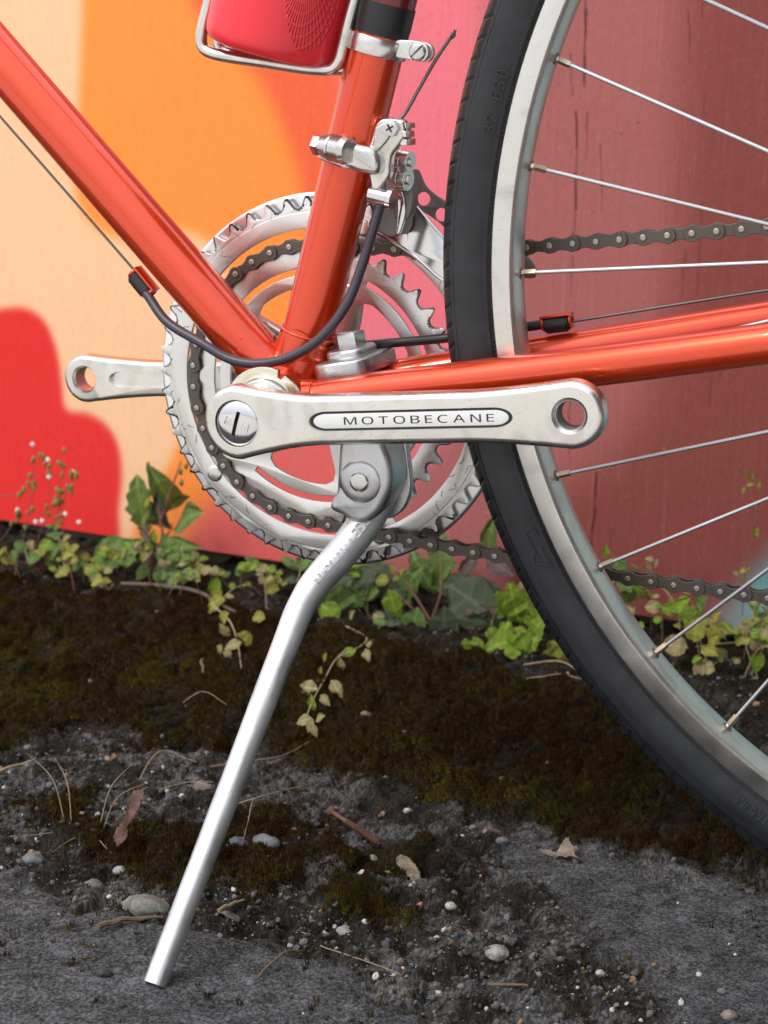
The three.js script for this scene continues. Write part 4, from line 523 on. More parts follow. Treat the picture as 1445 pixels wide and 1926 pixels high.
{ const stone = tex(256, 256, (u, v) => { const k = 0.8 + 0.5 * (tfbm(u, v, 8, 4, 1) - 0.5) + 0.22 * (tnoise(u, v, 90, 6) - 0.5); return [k, k, k]; }, { repeat: [40, 40] });
  const tone = { grey: [0.20, 0.205, 0.21], pale: [0.42, 0.41, 0.38], blue: [0.12, 0.135, 0.165], dark: [0.06, 0.062, 0.07], warm: [0.24, 0.24, 0.21], pink: [0.36, 0.28, 0.25], white: [0.62, 0.60, 0.56] };
  const list = [[-0.126, 0.092, 7.2, 'grey', 1.0, 'round blue grey pebble beside the dry grass tuft'], [-0.073, 0.084, 4.2, 'pale', 1.2, 'small pale pebble below the curled brown leaf'], [-0.079, 0.105, 5.4, 'grey', 1.2, 'grey pebble half sunk in grit near the thick twig'], [-0.039, 0.122, 9.4, 'warm', 1.5, 'long flat grey stone beside the kickstand foot'], [0.005, 0.106, 4.9, 'grey', 1.4, 'grey pebble lying by the short broken twig'], [-0.032, 0.019, 5.2, 'blue', 1.2, 'blue grey pebble beside the kickstand leg in the moss'], [-0.010, 0.026, 7.0, 'grey', 1.4, 'flat grey stone among moss near the forked straw'], [0.068, 0.096, 5.2, 'pale', 1.1, 'speckled grey pebble at the edge of the moss cushion'], [0.152, 0.097, 5.8, 'pale', 1.1, 'rough pale grey stone touching a smaller angular one'], [0.153, 0.083, 4.2, 'grey', 1.1, 'angular grey stone behind a larger pale one'], [-0.016, 0.199, 3.4, 'dark', 1.2, 'dark blue pebble alone on the asphalt left of the kickstand foot'], [0.039, 0.193, 2.4, 'blue', 1.1, 'tiny blue grey pebble alone on asphalt right of the kickstand foot'], [0.111, 0.048, 3.6, 'white', 1.0, 'white chip of stone beside the moss cushion'], [-0.045, -0.215, 4.6, 'pink', 1.0, 'pinkish flat stone on the moss under the chainwheel'], [0.039, -0.080, 2.9, 'white', 1.0, 'small white stone at the front rim of the moss bank'], [0.206, 0.096, 2.6, 'white', 1.0, 'cream pebble on the grit below the tyre'], [0.022, 0.124, 2.7, 'white', 1.1, 'white pebble beside the short broken twig'], [0.266, 0.094, 2.6, 'grey', 1.2, 'small grey pebble on open asphalt under the tyre'], [0.273, 0.117, 3.4, 'pink', 1.2, 'reddish pebble on open asphalt under the tyre'], [0.130, 0.125, 3.4, 'grey', 1.2, 'dull grey pebble among twigs on the grit'], [0.113, -0.042, 3.6, 'grey', 1.3, 'grey pebble beside the scrap of dead leaf'], [-0.231, -0.046, 4.6, 'blue', 1.3, 'bluish stone half buried at the moss edge'], [-0.240, -0.079, 3.2, 'grey', 1.3, 'small grey stone sitting in the moss bank'], [0.047, 0.002, 3.0, 'pale', 1.2, 'pale pebble between the screw and the moss cushion'], [0.089, -0.060, 2.7, 'warm', 1.0, 'tan pebble on the grit between the moss bank and the dead leaf']];
  const rocks = [0, 1, 2, 3, 4].map(rock), mats = Object.fromEntries(Object.entries(tone).map(([k, c]) => [k, std(rgb(...c), 0.82, 0, { map: stone, bumpMap: grainy, bumpScale: 0.0004 })]));
  list.forEach(([x, z, r, t, w, label], i) => { const m = new THREE.Mesh(boxUV(rocks[i % 5].clone().scale(r * w * 0.00095, r * 0.00095, r * 0.0009)), mats[t]); m.name = numbered('pebble'); m.position.set(x, groundH(x, z) + r * 0.00028, z - r * 0.0004); m.rotation.y = rr(-0.4, 0.4); scene.add(shade(m)); tag(m, label, 'pebble', 'pebbles on the ground'); }); }

// twigs and straws: crooked bars lying on the ground
const twigMat = [std(rgb(0.13, 0.092, 0.058), 0.9), std(rgb(0.27, 0.205, 0.125), 0.85), std(rgb(0.13, 0.10, 0.08), 0.9)];
function twig(label, pts, r, m, name = 'twig', lift = 0.001, extra = []) { const bar = (P, R) => { const c = [], n = 6; const base = new THREE.CatmullRomCurve3(P.map(([x, z, y]) => V(x, (y ?? groundH(x, z) + R + lift), z))); for (let i = 0; i <= n; i++) { const q = base.getPoint(i / n); const gy = groundH(q.x, q.z) + R * 0.7; q.y = Math.max(q.y, gy); q.x += rr(-1, 1) * (R * 0.4 + 0.0003); q.z += rr(-1, 1) * (R * 0.4 + 0.0003); q.y += rnd() * R * 0.6; c.push(q); } return taper(c, [R, R * 0.95, R * 0.75, R * 0.5], 28, 7); };
  const gs = [bar(pts, r), ...extra.map((p) => bar(p, r * 0.7))]; const o = new THREE.Mesh(merge(gs.map((g) => boxUV(g))), twigMat[m]); o.name = numbered(name); scene.add(shade(o)); return tag(o, label, name === 'straw' ? 'straw' : 'twig', name === 'straw' ? 'dry straws on the ground' : 'twigs on the ground'); }
twig('thick brown twig lying on asphalt behind the kickstand foot', [[-0.044, 0.157], [-0.036, 0.145], [-0.020, 0.132]], 0.0016, 0);
twig('short pale broken twig among pebbles right of the kickstand leg', [[0.003, 0.113], [0.008, 0.092]], 0.0012, 1);
twig('long thin straw slanting across the grit', [[0.036, 0.095], [0.079, 0.127], [0.118, 0.144]], 0.00038, 1, 'straw');
twig('bent pale straw with two arms left of the kickstand leg', [[-0.133, -0.036], [-0.140, -0.088, 0.007], [-0.117, -0.093]], 0.00042, 1, 'straw', 0.002, [[[-0.130, -0.035], [-0.121, -0.049], [-0.103, -0.052], [-0.082, -0.049]]]);
twig('forked pale straw right of the kickstand leg', [[-0.066, -0.042], [-0.047, -0.035, 0.006], [-0.033, -0.088]], 0.00042, 1, 'straw', 0.002, [[[-0.047, -0.035, 0.006], [-0.024, 0.029]]]);
twig('thin straw lying on the moss bank behind the kickstand', [[-0.182, -0.186], [-0.164, -0.192], [-0.140, -0.185]], 0.00038, 1, 'straw');
twig('crooked dry stem leading to the dried trailing weed', [[-0.100, -0.082], [-0.064, -0.106, 0.008], [-0.063, -0.170]], 0.0009, 0);
twig('long bare stem running from the bright leaves to the tyre', [[0.032, -0.359], [0.071, -0.333, 0.032], [0.120, -0.276]], 0.0008, 1, 'twig', 0.002, [[[0.042, -0.333], [0.076, -0.309, 0.03]], [[0.06, -0.345], [0.098, -0.30, 0.03]]]);
twig('grey curved twig on grit in front of the moss cushion', [[0.055, 0.174], [0.058, 0.150, 0.005], [0.062, 0.132]], 0.0007, 0);
twig('small pale stick at the edge of the moss patch', [[-0.225, -0.018], [-0.211, -0.044]], 0.0012, 1);
twig('thin brown stick on the grit near the stones', [[0.157, 0.125], [0.179, 0.128]], 0.0009, 0);
twig('short dead stem hanging under the yellow green weeds', [[-0.200, -0.262, 0.018], [-0.186, -0.238]], 0.0012, 0);
twig('dark woody root lying along the foot of the weeds', [[-0.36, -0.415, 0.028], [-0.30, -0.42, 0.03], [-0.23, -0.385, 0.024]], 0.0022, 2);
{ const t = thing('dry_grass', 'tuft of dry tan grass blades beside the blue grey pebble', 'grass tuft'); const b = V(-0.119, groundH(-0.119, 0.037), 0.037);
  [[-0.034, 0.040, -.01, -0.018], [-0.024, 0.036, -.02, -0.014], [0.012, 0.040, -.02, 0.004], [0.026, 0.034, -.01, 0.006], [0.03, 0.006, 0.035, 0.004], [-0.02, 0.004, 0.03, -0.01], [0.004, 0.008, 0.05, 0.0]].forEach(([x, y, z, ox]) => { const o = b.clone().add(V(ox, 0, 0)); sub(t, 'blade', taper([o, o.clone().add(V(x * 0.35, y * 0.7, z * 0.45)), o.clone().add(V(x, y, z))], [0.0004, 0.00036, 0.0001], 14, 6), twigMat[1]); }); }
{ // rusty screw
  const t = thing('rusty_screw', 'rusty threaded screw lying on the moss bank', 'screw'), a = V(-0.003, 0, -0.054), e = V(0.041, 0, -0.027); a.y = groundH(a.x, a.z) + 0.006; e.y = groundH(e.x, e.z) + 0.003; const d = e.clone().sub(a), l = d.length(), q = new THREE.Quaternion().setFromUnitVectors(Yax, d.clone().normalize());
  const put = (g) => g.applyQuaternion(q).translate(a.x, a.y, a.z);
  sub(t, 'head', put(boxUV(latheZ([[0.0001, 0], [0.0030, 0.0006], [0.0033, 0.0016], [0.0015, 0.0036]], 20).rotateX(-Math.PI / 2))), M.rust);
  const helix = []; for (let i = 0; i <= 260; i++) { const f = i / 260, an = f * 2 * Math.PI * 16; helix.push(V(0.0015 * Math.cos(an), l * (0.34 + 0.63 * f), 0.0015 * Math.sin(an))); }
  sub(t, 'shank', put(boxUV(merge([new THREE.CylinderGeometry(0.0006, 0.0014, l * 0.97, 14).translate(0, l * 0.5, 0), new THREE.TubeGeometry(new THREE.CatmullRomCurve3(helix), 420, 0.00055, 5)]))), M.rust); }
function sheet(outline, bend, thick = 0.0003) { // a dry leaf: outline in metres, curled
  const g = new THREE.ShapeGeometry(new THREE.Shape(spline(outline, 64).map(([x, y], i) => new THREE.Vector2(x * (1 + 0.16 * (hash(i, 7) - 0.5)) + 0.0007 * (hash(i, 2) - 0.5), y * (1 + 0.2 * (hash(i, 9) - 0.5)) + 0.0009 * (hash(i, 4) - 0.5)))), 6); let e = g; const p = e.attributes.position; for (let i = 0; i < p.count; i++) { const x = p.getX(i), y = p.getY(i); p.setZ(i, bend(x, y)); } e.computeVertexNormals(); return e; }
{ const dry = (name, label, cat, outline, bend, mat, pos, rot) => { const m = new THREE.Mesh(boxUV(sheet(outline, bend)), mat); m.name = name; m.scale.setScalar(0.82); m.position.set(...pos); m.rotation.set(...rot); scene.add(shade(m)); tag(m, label, cat); return m; };
  const paper = (c) => std(rgb(...c), 0.85, 0, { bumpMap: grainy, bumpScale: 0.0008, map: tex(128, 128, (u, v) => { const k = 0.8 + 0.5 * (tfbm(u, v, 6, 4, 3) - 0.5); return [k, k, k]; }, { repeat: [50, 50] }) });
  dry('fallen_seed', 'papery winged maple seed with fine veins on the grit', 'maple seed', [[-0.014, 0.004], [-0.006, 0.0065], [0.006, 0.004], [0.014, 0.0], [0.017, -0.003], [0.012, -0.006], [0.002, -0.005], [-0.010, -0.003]], (x, y) => 0.0015 + 0.05 * y * y * 20 + 0.0012 * Math.sin(x * 900), paper([0.34, 0.29, 0.21]), [0.073, groundH(0.073, 0.009) + 0.0035, 0.010], [-1.15, 0.0, -0.55]);
  dry('dead_leaf', 'torn scrap of tan dead leaf on grey grit', 'dead leaf', [[-0.016, 0.0], [-0.009, 0.003], [-0.004, 0.002], [-0.001, 0.008], [0.003, 0.011], [0.006, 0.007], [0.011, 0.006], [0.009, 0.001], [0.013, -0.003], [0.007, -0.004], [0.005, -0.008], [0.001, -0.004], [-0.006, -0.003], [-0.012, -0.003]], (x, y) => 0.0018 * Math.sin(x * 300) + 30 * y * y, paper([0.42, 0.31, 0.24]), [0.150, groundH(0.15, -0.04) + 0.003, -0.038], [-1.2, 0.0, 0.1]);
  dry('curled_leaf', 'curled reddish brown leaf standing up from the grit', 'curled leaf', [[-0.001, -0.022], [0.0025, -0.014], [0.0005, -0.006], [0.004, 0.002], [0.0062, 0.010], [0.0055, 0.018], [0.0015, 0.021], [-0.002, 0.017], [-0.0035, 0.008], [-0.003, 0.0], [-0.0055, -0.008], [-0.006, -0.016]], (x, y) => 0.003 * Math.sin(y * 130) + 60 * x * x, paper([0.27, 0.15, 0.115]), [-0.083, groundH(-0.083, 0.055) + 0.017, 0.056], [-0.5, 0.15, -0.12]);
  dry('dead_leaf', 'crumpled grey brown leaf behind the kickstand leg', 'dead leaf', [[-0.010, 0], [-0.004, 0.005], [0.004, 0.006], [0.010, 0.002], [0.006, -0.005], [-0.004, -0.004]], (x, y) => 0.0016 * Math.sin(x * 420 + y * 300), paper([0.30, 0.24, 0.19]), [-0.090, groundH(-0.09, -0.045) + 0.003, -0.046], [-1.2, 0, 0.2]).name = 'dead_leaf_001'; }

// ---------------------------------------------------------------- weeds along the foot of the wall
const leafTex = tex(128, 128, (u, v) => { const m = Math.exp(-Math.pow((u - 0.5) / 0.022, 2)), s = Math.abs(((v * 6 + Math.abs(u - 0.5) * 3.2) % 1) - 0.5), n = tfbm(u, v, 6, 3, 3), k = 0.80 + 0.3 * (n - 0.5) + 0.28 * m + (s > 0.44 ? 0.12 : 0); return [k, k, k * 0.95]; });
const LEAF = [[0.20, 0.33, 0.09], [0.32, 0.48, 0.05], [0.12, 0.155, 0.095], [0.46, 0.47, 0.09], [0.56, 0.48, 0.25], [0.19, 0.13, 0.14]].map((c) => phys(rgb(...c), 0.6, 0, { map: leafTex, transmission: 0.35, thickness: 0, specularIntensity: 0.35, bumpMap: leafTex, bumpScale: 0.0004 }));
const outlines = [   // half outlines, stalk at 0, tip at 1
  [[0, .02], [.12, .17], [.3, .29], [.5, .31], [.7, .24], [.88, .11], [1, 0]],
  [[0, .04], [.02, .24], [.08, .36], [.2, .27], [.4, .25], [.6, .2], [.8, .11], [1, 0]],
  null,
  [[0, .03], [.1, .26], [.28, .43], [.5, .49], [.72, .43], [.9, .25], [1, 0]],
  [[0, .03], [.12, .13], [.18, .10], [.3, .22], [.36, .16], [.5, .26], [.56, .19], [.7, .22], [.76, .15], [.88, .12], [1, 0]],
];
const leafGeo = outlines.map((o) => { let P; if (o) P = [...o.map(([t, w]) => [w, t]), ...o.slice(1, -1).reverse().map(([t, w]) => [-w, t])]; else { P = []; for (let i = 0; i < 7; i++) { const a = -1.15 * Math.PI / 1.15 + i * 0.96 - 1.31 + 1.6, lobe = (d, r) => P.push([0.5 * r * Math.sin(a + d), 0.5 + 0.5 * r * Math.cos(a + d)]); lobe(-0.40, 0.66); lobe(-0.25, 0.92); lobe(-0.08, 0.97); lobe(0, 0.86); lobe(0.08, 1.0); lobe(0.25, 0.92); } }
  const g = new THREE.ShapeGeometry(new THREE.Shape(P.map((p) => new THREE.Vector2(...p))), 4); const p = g.attributes.position, uv = g.attributes.uv; // finer: split once for curvature
  const idx = g.index.array, pos = [], uvs = []; const mid = (a, b) => [(a[0] + b[0]) / 2, (a[1] + b[1]) / 2]; const push = (a, b, c, d) => { if (!d) { for (const q of [a, b, c]) { const x = q[0], y = q[1]; pos.push(x, y, 0.16 * Math.abs(x) - 0.24 * Math.pow(y - 0.15, 2) + 0.035 * Math.sin(x * 17 + y * 11)); uvs.push(x + 0.5, y); } return; } const e = mid(a, b), f = mid(b, c), h = mid(c, a); push(a, e, h, d - 1); push(e, b, f, d - 1); push(h, f, c, d - 1); push(e, f, h, d - 1); };
  for (let i = 0; i < idx.length; i += 3) { const q = (k) => [p.getX(idx[i + k]), p.getY(idx[i + k])]; push(q(0), q(1), q(2), 1); }
  const r = new THREE.BufferGeometry(); r.setAttribute('position', new THREE.Float32BufferAttribute(pos, 3)); r.setAttribute('uv', new THREE.Float32BufferAttribute(uvs, 2)); r.computeVertexNormals(); const mv = mergeVertices(r); mv.computeVertexNormals(); return mv; });
const EX = V(1, 0, WALL1).normalize(), EZ = EX.clone().cross(UP).negate(); EZ.set(-WALL1, 0, 1).normalize();
function addLeaf(plant, [x, y, z, len, deg, type, tone]) { const a = deg * D, out = rr(-0.15, 0.75), dir = EX.clone().multiplyScalar(Math.cos(a)).addScaledVector(UP, Math.sin(a)).addScaledVector(EZ, out).normalize(), face = EZ.clone().addScaledVector(UP, 0.75).addScaledVector(EX, rr(-0.4, 0.4)), side = dir.clone().cross(face).normalize(), nrm = side.clone().cross(dir); const m = new THREE.Mesh(leafGeo[type], LEAF[tone]); m.name = 'leaf'; const s = len * 0.00112; m.matrixAutoUpdate = true; m.applyMatrix4(new THREE.Matrix4().makeBasis(side, dir, nrm).scale(V(s, s, s)).setPosition(V(x, y, z).addScaledVector(dir, -s * 0.5))); plant.add(shade(m)); }
const stemMat = [std(rgb(0.16, 0.19, 0.06), 0.7), std(rgb(0.22, 0.10, 0.075), 0.75), std(rgb(0.10, 0.075, 0.055), 0.9), std(rgb(0.34, 0.29, 0.18), 0.8)];
const addStem = (plant, P, r, m, name = 'stem') => sub(plant, name, taper(P.map((p) => V(...p)), [r, r * 0.9, r * 0.7, r * 0.5], 24, 7), stemMat[m]);
const budGeo = (() => { const g = new THREE.IcosahedronGeometry(1, 1); return g; })(), petal = std(rgb(0.78, 0.76, 0.72), 0.6), yellow = std(rgb(0.75, 0.55, 0.03), 0.6), budMat = std(rgb(0.20, 0.22, 0.05), 0.65);
const bud = (plant, [x, y, z], r, mat, name = 'bud', tall = 1.6) => { const m = new THREE.Mesh(budGeo, mat); m.name = name; m.position.set(x, y, z); m.scale.set(r, r * tall, r); m.rotation.z = rr(-0.5, 0.5); plant.add(shade(m)); };
const WEED = {
  groundsel: { leaves: [[-0.369,0.101,-0.507,47,100,1,0],[-0.394,0.081,-0.510,52,97,4,0],[-0.343,0.076,-0.503,48,35,0,0],[-0.409,0.039,-0.482,35,185,3,0],[-0.392,0.046,-0.490,23,45,0,0],[-0.338,0.053,-0.483,36,10,1,0],[-0.327,0.041,-0.471,24,-20,0,0],[-0.335,0.031,-0.462,35,-95,3,2],[-0.371,0.027,-0.467,24,200,0,0],[-0.379,0.052,-0.508,15,80,0,1],[-0.372,0.079,-0.507,37,85,1,2],[-0.387,0.086,-0.509,13,60,0,3]],
    stems: [[[-0.379,0.000,-0.508],[-0.381,0.041,-0.508],[-0.384,0.055,-0.509],[-0.393,0.062,-0.510]],[[-0.379,0.037,-0.508],[-0.369,0.054,-0.507],[-0.373,0.085,-0.507],[-0.377,0.107,-0.508],[-0.384,0.118,-0.509]],[[-0.372,0.064,-0.507],[-0.359,0.099,-0.505],[-0.347,0.129,-0.504]],[[-0.378,0.032,-0.508],[-0.361,0.060,-0.506],[-0.357,0.069,-0.505]]] },
  geranium_a: { leaves: [[-0.157,0.034,-0.438,39,100,2,0],[-0.148,0.041,-0.477,25,60,2,2],[-0.131,0.012,-0.395,21,80,2,1],[-0.158,0.026,-0.418,18,140,3,1]],
    stems: [[[-0.161,-0.005,-0.449],[-0.160,0.019,-0.449],[-0.161,0.031,-0.449]],[[-0.155,-0.009,-0.448],[-0.153,-0.004,-0.448]]] },
  geranium_b: { leaves: [[0.009,0.054,-0.406,32,100,2,1],[0.033,0.041,-0.383,31,60,2,1],[0.008,0.027,-0.386,34,200,2,1],[-0.013,0.021,-0.369,23,250,2,1],[0.053,0.024,-0.380,22,-60,2,3],[0.024,0.029,-0.384,26,300,2,1],[0.029,0.058,-0.433,19,40,3,0]],
    stems: [[[0.023,0.005,-0.414],[0.015,0.029,-0.415],[0.006,0.050,-0.416]],[[0.023,0.005,-0.414],[0.025,0.030,-0.414]],[[0.023,0.005,-0.414],[0.004,0.017,-0.416]],[[0.023,0.005,-0.414],[0.045,0.015,-0.411]],[[0.019,0.005,-0.414],[-0.029,0.006,-0.421]]] },
  dandelion: { leaves: [[-0.135,0.047,-0.475,57,150,4,2],[-0.111,0.038,-0.472,53,60,4,0],[-0.083,0.062,-0.488,50,95,4,0],[-0.030,0.040,-0.441,68,-20,0,2],[-0.053,0.023,-0.414,37,-85,0,2],[-0.083,0.020,-0.418,34,-100,0,0],[-0.125,0.007,-0.434,32,-120,0,5],[-0.057,0.062,-0.485,37,70,1,5],[-0.097,0.053,-0.480,40,120,4,0],[-0.041,0.089,-0.493,37,80,1,0],[-0.027,0.067,-0.481,27,-10,0,5],[-0.149,0.035,-0.467,32,170,0,2],[-0.060,0.050,-0.465,43,20,4,2],[-0.109,0.031,-0.442,27,-70,0,1]],
    stems: [[[-0.080,0.017,-0.458],[-0.096,0.038,-0.460],[-0.107,0.051,-0.461]],[[-0.080,0.017,-0.458],[-0.071,0.046,-0.457],[-0.072,0.079,-0.457]],[[-0.080,0.017,-0.458],[-0.046,0.040,-0.453]],[[-0.085,0.016,-0.459],[-0.117,0.040,-0.463]]] },
  clover: { leaves: [[0.081,0.082,-0.456,17,110,3,0],[0.089,0.070,-0.455,16,-30,2,0],[0.076,0.074,-0.457,15,200,2,1],[0.092,0.060,-0.455,13,-70,3,0]],
    stems: [[[0.094,0.040,-0.454],[0.090,0.055,-0.455],[0.083,0.077,-0.456]],[[0.090,0.055,-0.455],[0.089,0.070,-0.455]]] },
  right_weed: { leaves: [[0.158,0.053,-0.396,17,90,3,3],[0.170,0.039,-0.394,17,0,0,3],[0.143,0.038,-0.398,17,170,3,4],[0.167,0.022,-0.394,16,-80,3,4],[0.173,0.013,-0.394,15,-50,0,3],[0.160,0.030,-0.395,10,40,0,1],[0.156,0.012,-0.396,13,190,0,3],[0.188,0.009,-0.392,14,120,0,3],[0.195,0.007,-0.351,17,200,3,1],[0.196,0.066,-0.441,19,80,3,1],[0.175,0.048,-0.433,15,0,0,1],[0.152,0.062,-0.446,19,60,2,0],[0.173,0.066,-0.394,12,60,0,3],[0.208,0.035,-0.389,16,-100,0,1],[0.222,0.009,-0.347,15,90,0,1],[0.181,0.001,-0.393,11,100,0,4],[0.143,0.050,-0.438,10,120,0,3],[0.199,0.051,-0.390,10,30,0,3],[0.206,0.046,-0.439,14,80,0,0],[0.144,0.023,-0.377,9,80,0,4]],
    stems: [[[0.176,-0.015,-0.403],[0.173,0.008,-0.404],[0.165,0.032,-0.405],[0.156,0.052,-0.406]],[[0.173,0.008,-0.404],[0.156,0.007,-0.406]],[[0.165,0.032,-0.405],[0.175,0.037,-0.403]],[[0.212,-0.015,-0.398],[0.208,0.018,-0.399],[0.197,0.046,-0.400],[0.202,0.076,-0.400]],[[0.208,0.018,-0.399],[0.190,-0.006,-0.401]]] },
  tall_stem: { leaves: [[0.189,0.145,-0.451,8,80,0,3],[0.191,0.123,-0.451,9,70,0,3],[0.179,0.169,-0.453,6,80,0,3],[0.185,0.167,-0.452,7,85,0,3],[0.191,0.161,-0.451,6,80,0,3],[0.179,0.156,-0.453,6,80,0,3],[0.184,0.161,-0.452,6,20,0,3],[0.184,0.092,-0.452,8,40,0,3],[0.178,0.088,-0.453,6,140,0,4],[0.183,0.084,-0.452,5,-60,0,3],[0.068,0.092,-0.468,10,95,0,1]],
    stems: [[[0.185,0.054,-0.452],[0.185,0.091,-0.452],[0.190,0.124,-0.451],[0.190,0.141,-0.451],[0.184,0.157,-0.452],[0.178,0.169,-0.453]],[[0.064,0.077,-0.468],[0.067,0.085,-0.468],[0.066,0.099,-0.468]]] },
  bud_weed: { leaves: [[0.096,0.084,-0.454,7,110,0,4],[0.108,0.093,-0.452,7,170,0,4],[0.106,0.086,-0.453,9,80,0,4],[0.113,0.090,-0.452,8,70,0,4],[0.122,0.071,-0.451,7,60,0,3],[0.128,0.061,-0.450,7,110,0,3],[0.136,0.058,-0.449,11,70,0,3],[0.115,0.063,-0.451,6,190,0,4],[0.135,0.041,-0.449,7,170,0,3]],
    stems: [[[0.137,0.038,-0.448],[0.134,0.057,-0.449],[0.128,0.063,-0.450],[0.121,0.073,-0.451]],[[0.128,0.063,-0.450],[0.111,0.081,-0.452],[0.108,0.091,-0.452]]] },
  trailing: { leaves: [[-0.132,0.030,-0.402,11,60,0,4],[-0.086,0.027,-0.335,11,20,0,4],[-0.079,0.025,-0.305,12,-60,0,4],[-0.096,0.025,-0.309,12,200,0,1],[-0.091,0.023,-0.282,9,100,0,4],[-0.100,0.021,-0.263,8,90,0,3],[-0.075,0.019,-0.235,14,-40,0,4],[-0.097,0.018,-0.230,18,182,0,4],[-0.080,0.016,-0.201,12,100,0,3],[-0.065,0.014,-0.180,10,40,0,4],[-0.074,0.013,-0.172,13,200,0,4],[-0.065,0.013,-0.163,10,250,0,4],[-0.059,0.012,-0.157,9,300,0,4],[-0.074,0.017,-0.211,10,-30,0,4],[-0.110,0.023,-0.294,8,80,0,3]],
    stems: [[[-0.124,0.028,-0.372],[-0.095,0.027,-0.346],[-0.095,0.025,-0.312],[-0.099,0.024,-0.295],[-0.090,0.020,-0.247],[-0.083,0.016,-0.211],[-0.073,0.013,-0.174]],[[-0.099,0.024,-0.295],[-0.101,0.026,-0.320]],[[-0.090,0.020,-0.247],[-0.101,0.019,-0.238]]] },
  trailing_b: { leaves: [[-0.212,0.025,-0.325,12,120,0,4],[-0.194,0.024,-0.314,11,60,0,3],[-0.190,0.023,-0.295,14,200,0,4],[-0.188,0.024,-0.313,12,-30,3,3],[-0.194,0.021,-0.280,12,-110,0,4],[-0.184,0.021,-0.275,10,-60,0,4],[-0.256,0.029,-0.394,21,30,2,3],[-0.228,0.027,-0.356,11,60,3,3],[-0.201,0.028,-0.366,11,10,3,3],[-0.280,0.030,-0.442,14,100,3,1]],
    stems: [[[-0.254,0.028,-0.386],[-0.221,0.027,-0.351],[-0.194,0.024,-0.311],[-0.161,0.019,-0.252]]] },
  cress: { leaves: [],
    stems: [[[-0.533,0.011,-0.509],[-0.523,0.039,-0.508],[-0.511,0.080,-0.506],[-0.507,0.130,-0.505]],[[-0.513,0.019,-0.506],[-0.494,0.069,-0.504],[-0.490,0.101,-0.503],[-0.493,0.119,-0.504]],[[-0.496,0.042,-0.504],[-0.478,0.071,-0.502],[-0.476,0.102,-0.501],[-0.473,0.128,-0.501]],[[-0.486,0.033,-0.503],[-0.481,0.070,-0.502],[-0.461,0.101,-0.499],[-0.462,0.110,-0.499]],[[-0.473,0.045,-0.501],[-0.474,0.066,-0.501],[-0.478,0.086,-0.501]],[[-0.526,0.044,-0.508],[-0.486,0.075,-0.503],[-0.463,0.101,-0.499]],[[-0.552,0.076,-0.512],[-0.518,0.085,-0.507],[-0.502,0.100,-0.505]],[[-0.553,0.030,-0.512],[-0.532,0.057,-0.509],[-0.530,0.064,-0.509]]] },
};
const put = (key, name, label, group, r, m) => { const t = thing(name, label, 'weed', group); for (const l of WEED[key].leaves) addLeaf(t, l); for (const s of WEED[key].stems) addStem(t, s, r, m); return t; };
const weeds = 'weeds along the foot of the wall';
{ const t = put('groundsel', 'arrow_leaf_weed', 'tall weed with arrow shaped leaves and a yellow tipped bud', weeds, 0.0013, 1); sub(t, 'dead_stump', taper([V(-0.372, 0.012, -0.487), V(-0.376, 0.03, -0.492), V(-0.380, 0.046, -0.503), V(-0.392, 0.056, -0.510)], [0.0034, 0.0028, 0.0026, 0.0034], 20, 9), stemMat[2]); bud(t, [-0.384, 0.117, -0.509], 0.0028, stemMat[0], 'bud', 2.6); bud(t, [-0.385, 0.1245, -0.509], 0.0017, yellow, 'petal', 1.2); [[-0.345, 0.124, -0.51], [-0.351, 0.118, -0.51], [-0.349, 0.108, -0.508]].forEach((p) => bud(t, p, 0.0022, budMat)); }
put('geranium_a', 'lobed_leaf_weed', 'mid green lobed leaves behind the bend of the kickstand', weeds, 0.0008, 0);
put('geranium_b', 'lobed_leaf_weed', 'bright yellow green scalloped leaves beside the tyre', weeds, 0.0009, 1);
put('dandelion', 'dark_leaf_weed', 'dark purple green broad leaved weed under the chain', weeds, 0.0012, 1);
put('clover', 'clover_weed', 'small clover like weed seen through the wheel behind the lower chain', weeds, 0.0007, 0);
put('right_weed', 'yellowing_weed', 'yellowing round leaved weed seen between the spokes', weeds, 0.0007, 3);
put('tall_stem', 'thin_stem_weed', 'thin reddish stems with tiny buds against the brick red paint', weeds, 0.0005, 1);
put('bud_weed', 'budding_weed', 'dry straw coloured weed with buds below the lower chain', weeds, 0.0005, 3);
put('trailing', 'trailing_weed', 'half dried weed trailing over the moss right of the kickstand', weeds, 0.0007, 3);
put('trailing_b', 'trailing_weed', 'pale round leaved weed hanging over the moss left of the kickstand', weeds, 0.0007, 3);
{ const t = put('cress', 'flowering_weed', 'wispy weed with tiny white flowers before the red painted flower', weeds, 0.0005, 1);
  [[-0.510, 0.132, -0.506], [-0.491, 0.119, -0.503], [-0.490, 0.102, -0.503], [-0.461, 0.110, -0.499], [-0.471, 0.068, -0.501], [-0.454, 0.062, -0.498], [-0.499, 0.058, -0.504], [-0.507, 0.056, -0.505], [-0.530, 0.065, -0.509]].forEach((p) => { for (let k = 0; k < 4; k++) bud(t, [p[0] + 0.0012 * Math.cos(k * 1.6), p[1] + 0.0012 * Math.sin(k * 1.6), p[2]], 0.0014, petal, 'petal', 1); });
  for (const s of WEED.cress.stems) { const c = new THREE.CatmullRomCurve3(s.map((p) => V(...p))); for (let k = 0; k < 7; k++) { const q = c.getPoint(rr(0.35, 1)); bud(t, [q.x + rr(-.005, .005), q.y + rr(-.004, .004), q.z + rr(-.004, .004)], rr(0.0012, 0.0021), budMat, 'bud', 2); } } }
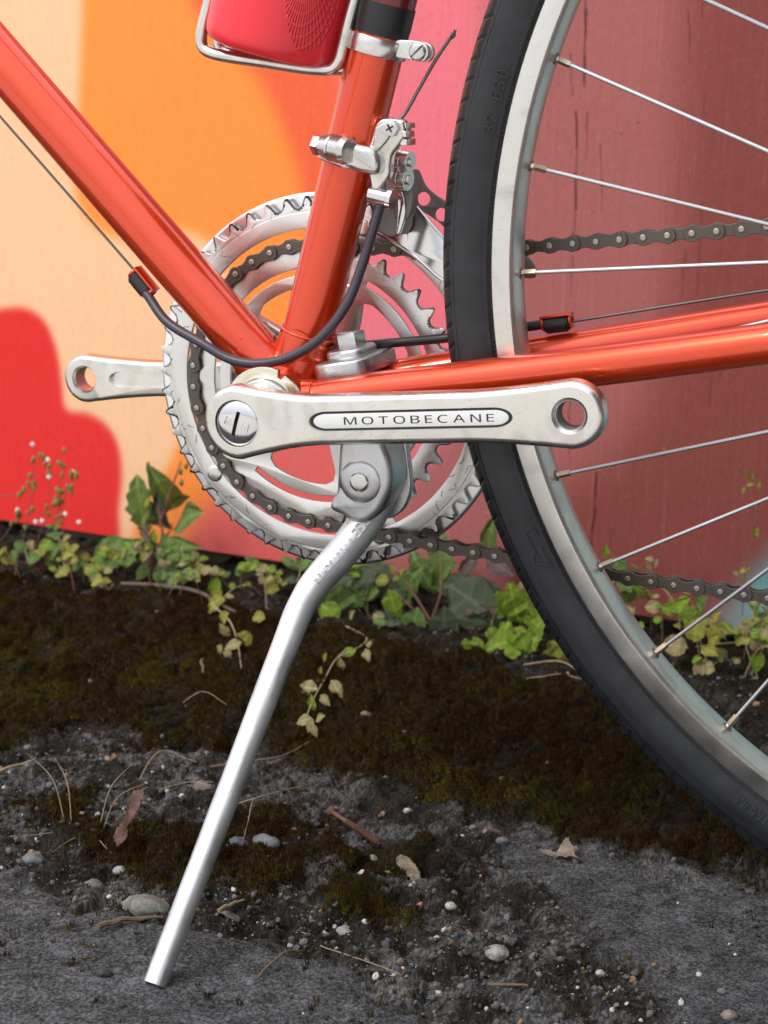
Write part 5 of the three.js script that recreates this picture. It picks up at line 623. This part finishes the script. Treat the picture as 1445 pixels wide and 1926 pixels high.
// low straggling weeds: sprigs rise from the soil and lean forward, with leaves along each stem
function sprigs(name, label, cx, cz, wx, wz, n, tones, hmax, size) {
  const t = thing(name, label, 'weed', weeds);
  for (let i = 0; i < n; i++) {
    const x = cx + rr(-1, 1) * wx, z = Math.max(cz + rr(-1, 1) * wz, wallZ(x) + 0.014), y = groundH(x, z), h = hmax * rr(0.35, 1), lx = rr(-0.8, 0.8) * hmax, lz = rr(-0.1, 0.9) * hmax * (rnd() < 0.3 ? 1.6 : 0.8), droop = rnd() < 0.4;
    const P = [V(x, y - 0.002, z), V(x + lx * 0.35, y + h * 0.75, z + lz * 0.35), V(x + lx * 0.8, y + h, z + lz * 0.8), V(x + lx * 1.2, y + h * (droop ? 0.62 : 1.12), z + lz * 1.2)]; for (const q of P.slice(1)) { q.z = Math.max(q.z, wallZ(q.x) + 0.008); q.y = Math.max(q.y, groundH(q.x, q.z) + 0.003); }
    const dry = rnd() < 0.3, c = new THREE.CatmullRomCurve3(P); sub(t, 'stem', taper(P, [0.0006, 0.00055, 0.0005, 0.0003], 14, 5), stemMat[dry ? 3 : rnd() < 0.5 ? 0 : 1]);
    const tone = tones[Math.floor(rnd() * tones.length)], m = 4 + Math.floor(rnd() * 4);
    for (let k = 0; k < m; k++) { const q = c.getPoint(0.3 + 0.7 * (k + rnd() * 0.5) / m), sd = k % 2 ? 1 : -1, deg = 90 - sd * rr(25, 95), s = size * (0.5 + 1.1 * rnd() * rnd()) * (k === m - 1 ? 1.25 : 1), len = s; const a = deg * D; addLeaf(t, [q.x + Math.cos(a) * len * 0.00056, q.y + Math.sin(a) * len * 0.00056, q.z + 0.001, len, deg, rnd() < 0.5 ? 3 : 0, rnd() < 0.2 ? tones[Math.floor(rnd() * tones.length)] : tone]); }
  }
  return t;
}
sprigs('low_weed', 'low straggling mat of small green and straw leaves at the left foot of the wall', -0.475, -0.455, 0.10, 0.05, 24, [0, 1, 3, 3, 4, 1], 0.042, 9);
sprigs('low_weed', 'spread of small leaves between the flowering weed and the tall weed', -0.405, -0.435, 0.055, 0.04, 13, [0, 1, 3, 4, 3], 0.030, 10);
sprigs('low_weed', 'yellow green straggling mat under the front of the chainwheel', -0.285, -0.45, 0.07, 0.05, 20, [1, 3, 1, 4, 0], 0.040, 9.5);
sprigs('low_weed', 'small green leaves behind the kickstand under the chainwheel', -0.18, -0.45, 0.065, 0.04, 9, [0, 1, 2, 1, 3], 0.040, 12);
sprigs('low_weed', 'dull leaves and dry scraps beneath the dark leaved weed', -0.06, -0.43, 0.08, 0.035, 7, [2, 0, 5, 4, 0], 0.030, 12);
sprigs('low_weed', 'straw coloured mat at the foot of the wall seen through the spokes', 0.145, -0.455, 0.07, 0.04, 20, [4, 3, 4, 1, 3], 0.044, 9.5);
sprigs('low_weed', 'green and straw leaf mat by the teal paint', 0.265, -0.43, 0.07, 0.04, 20, [3, 4, 1, 0], 0.050, 11);
renderer.render(scene, camera);
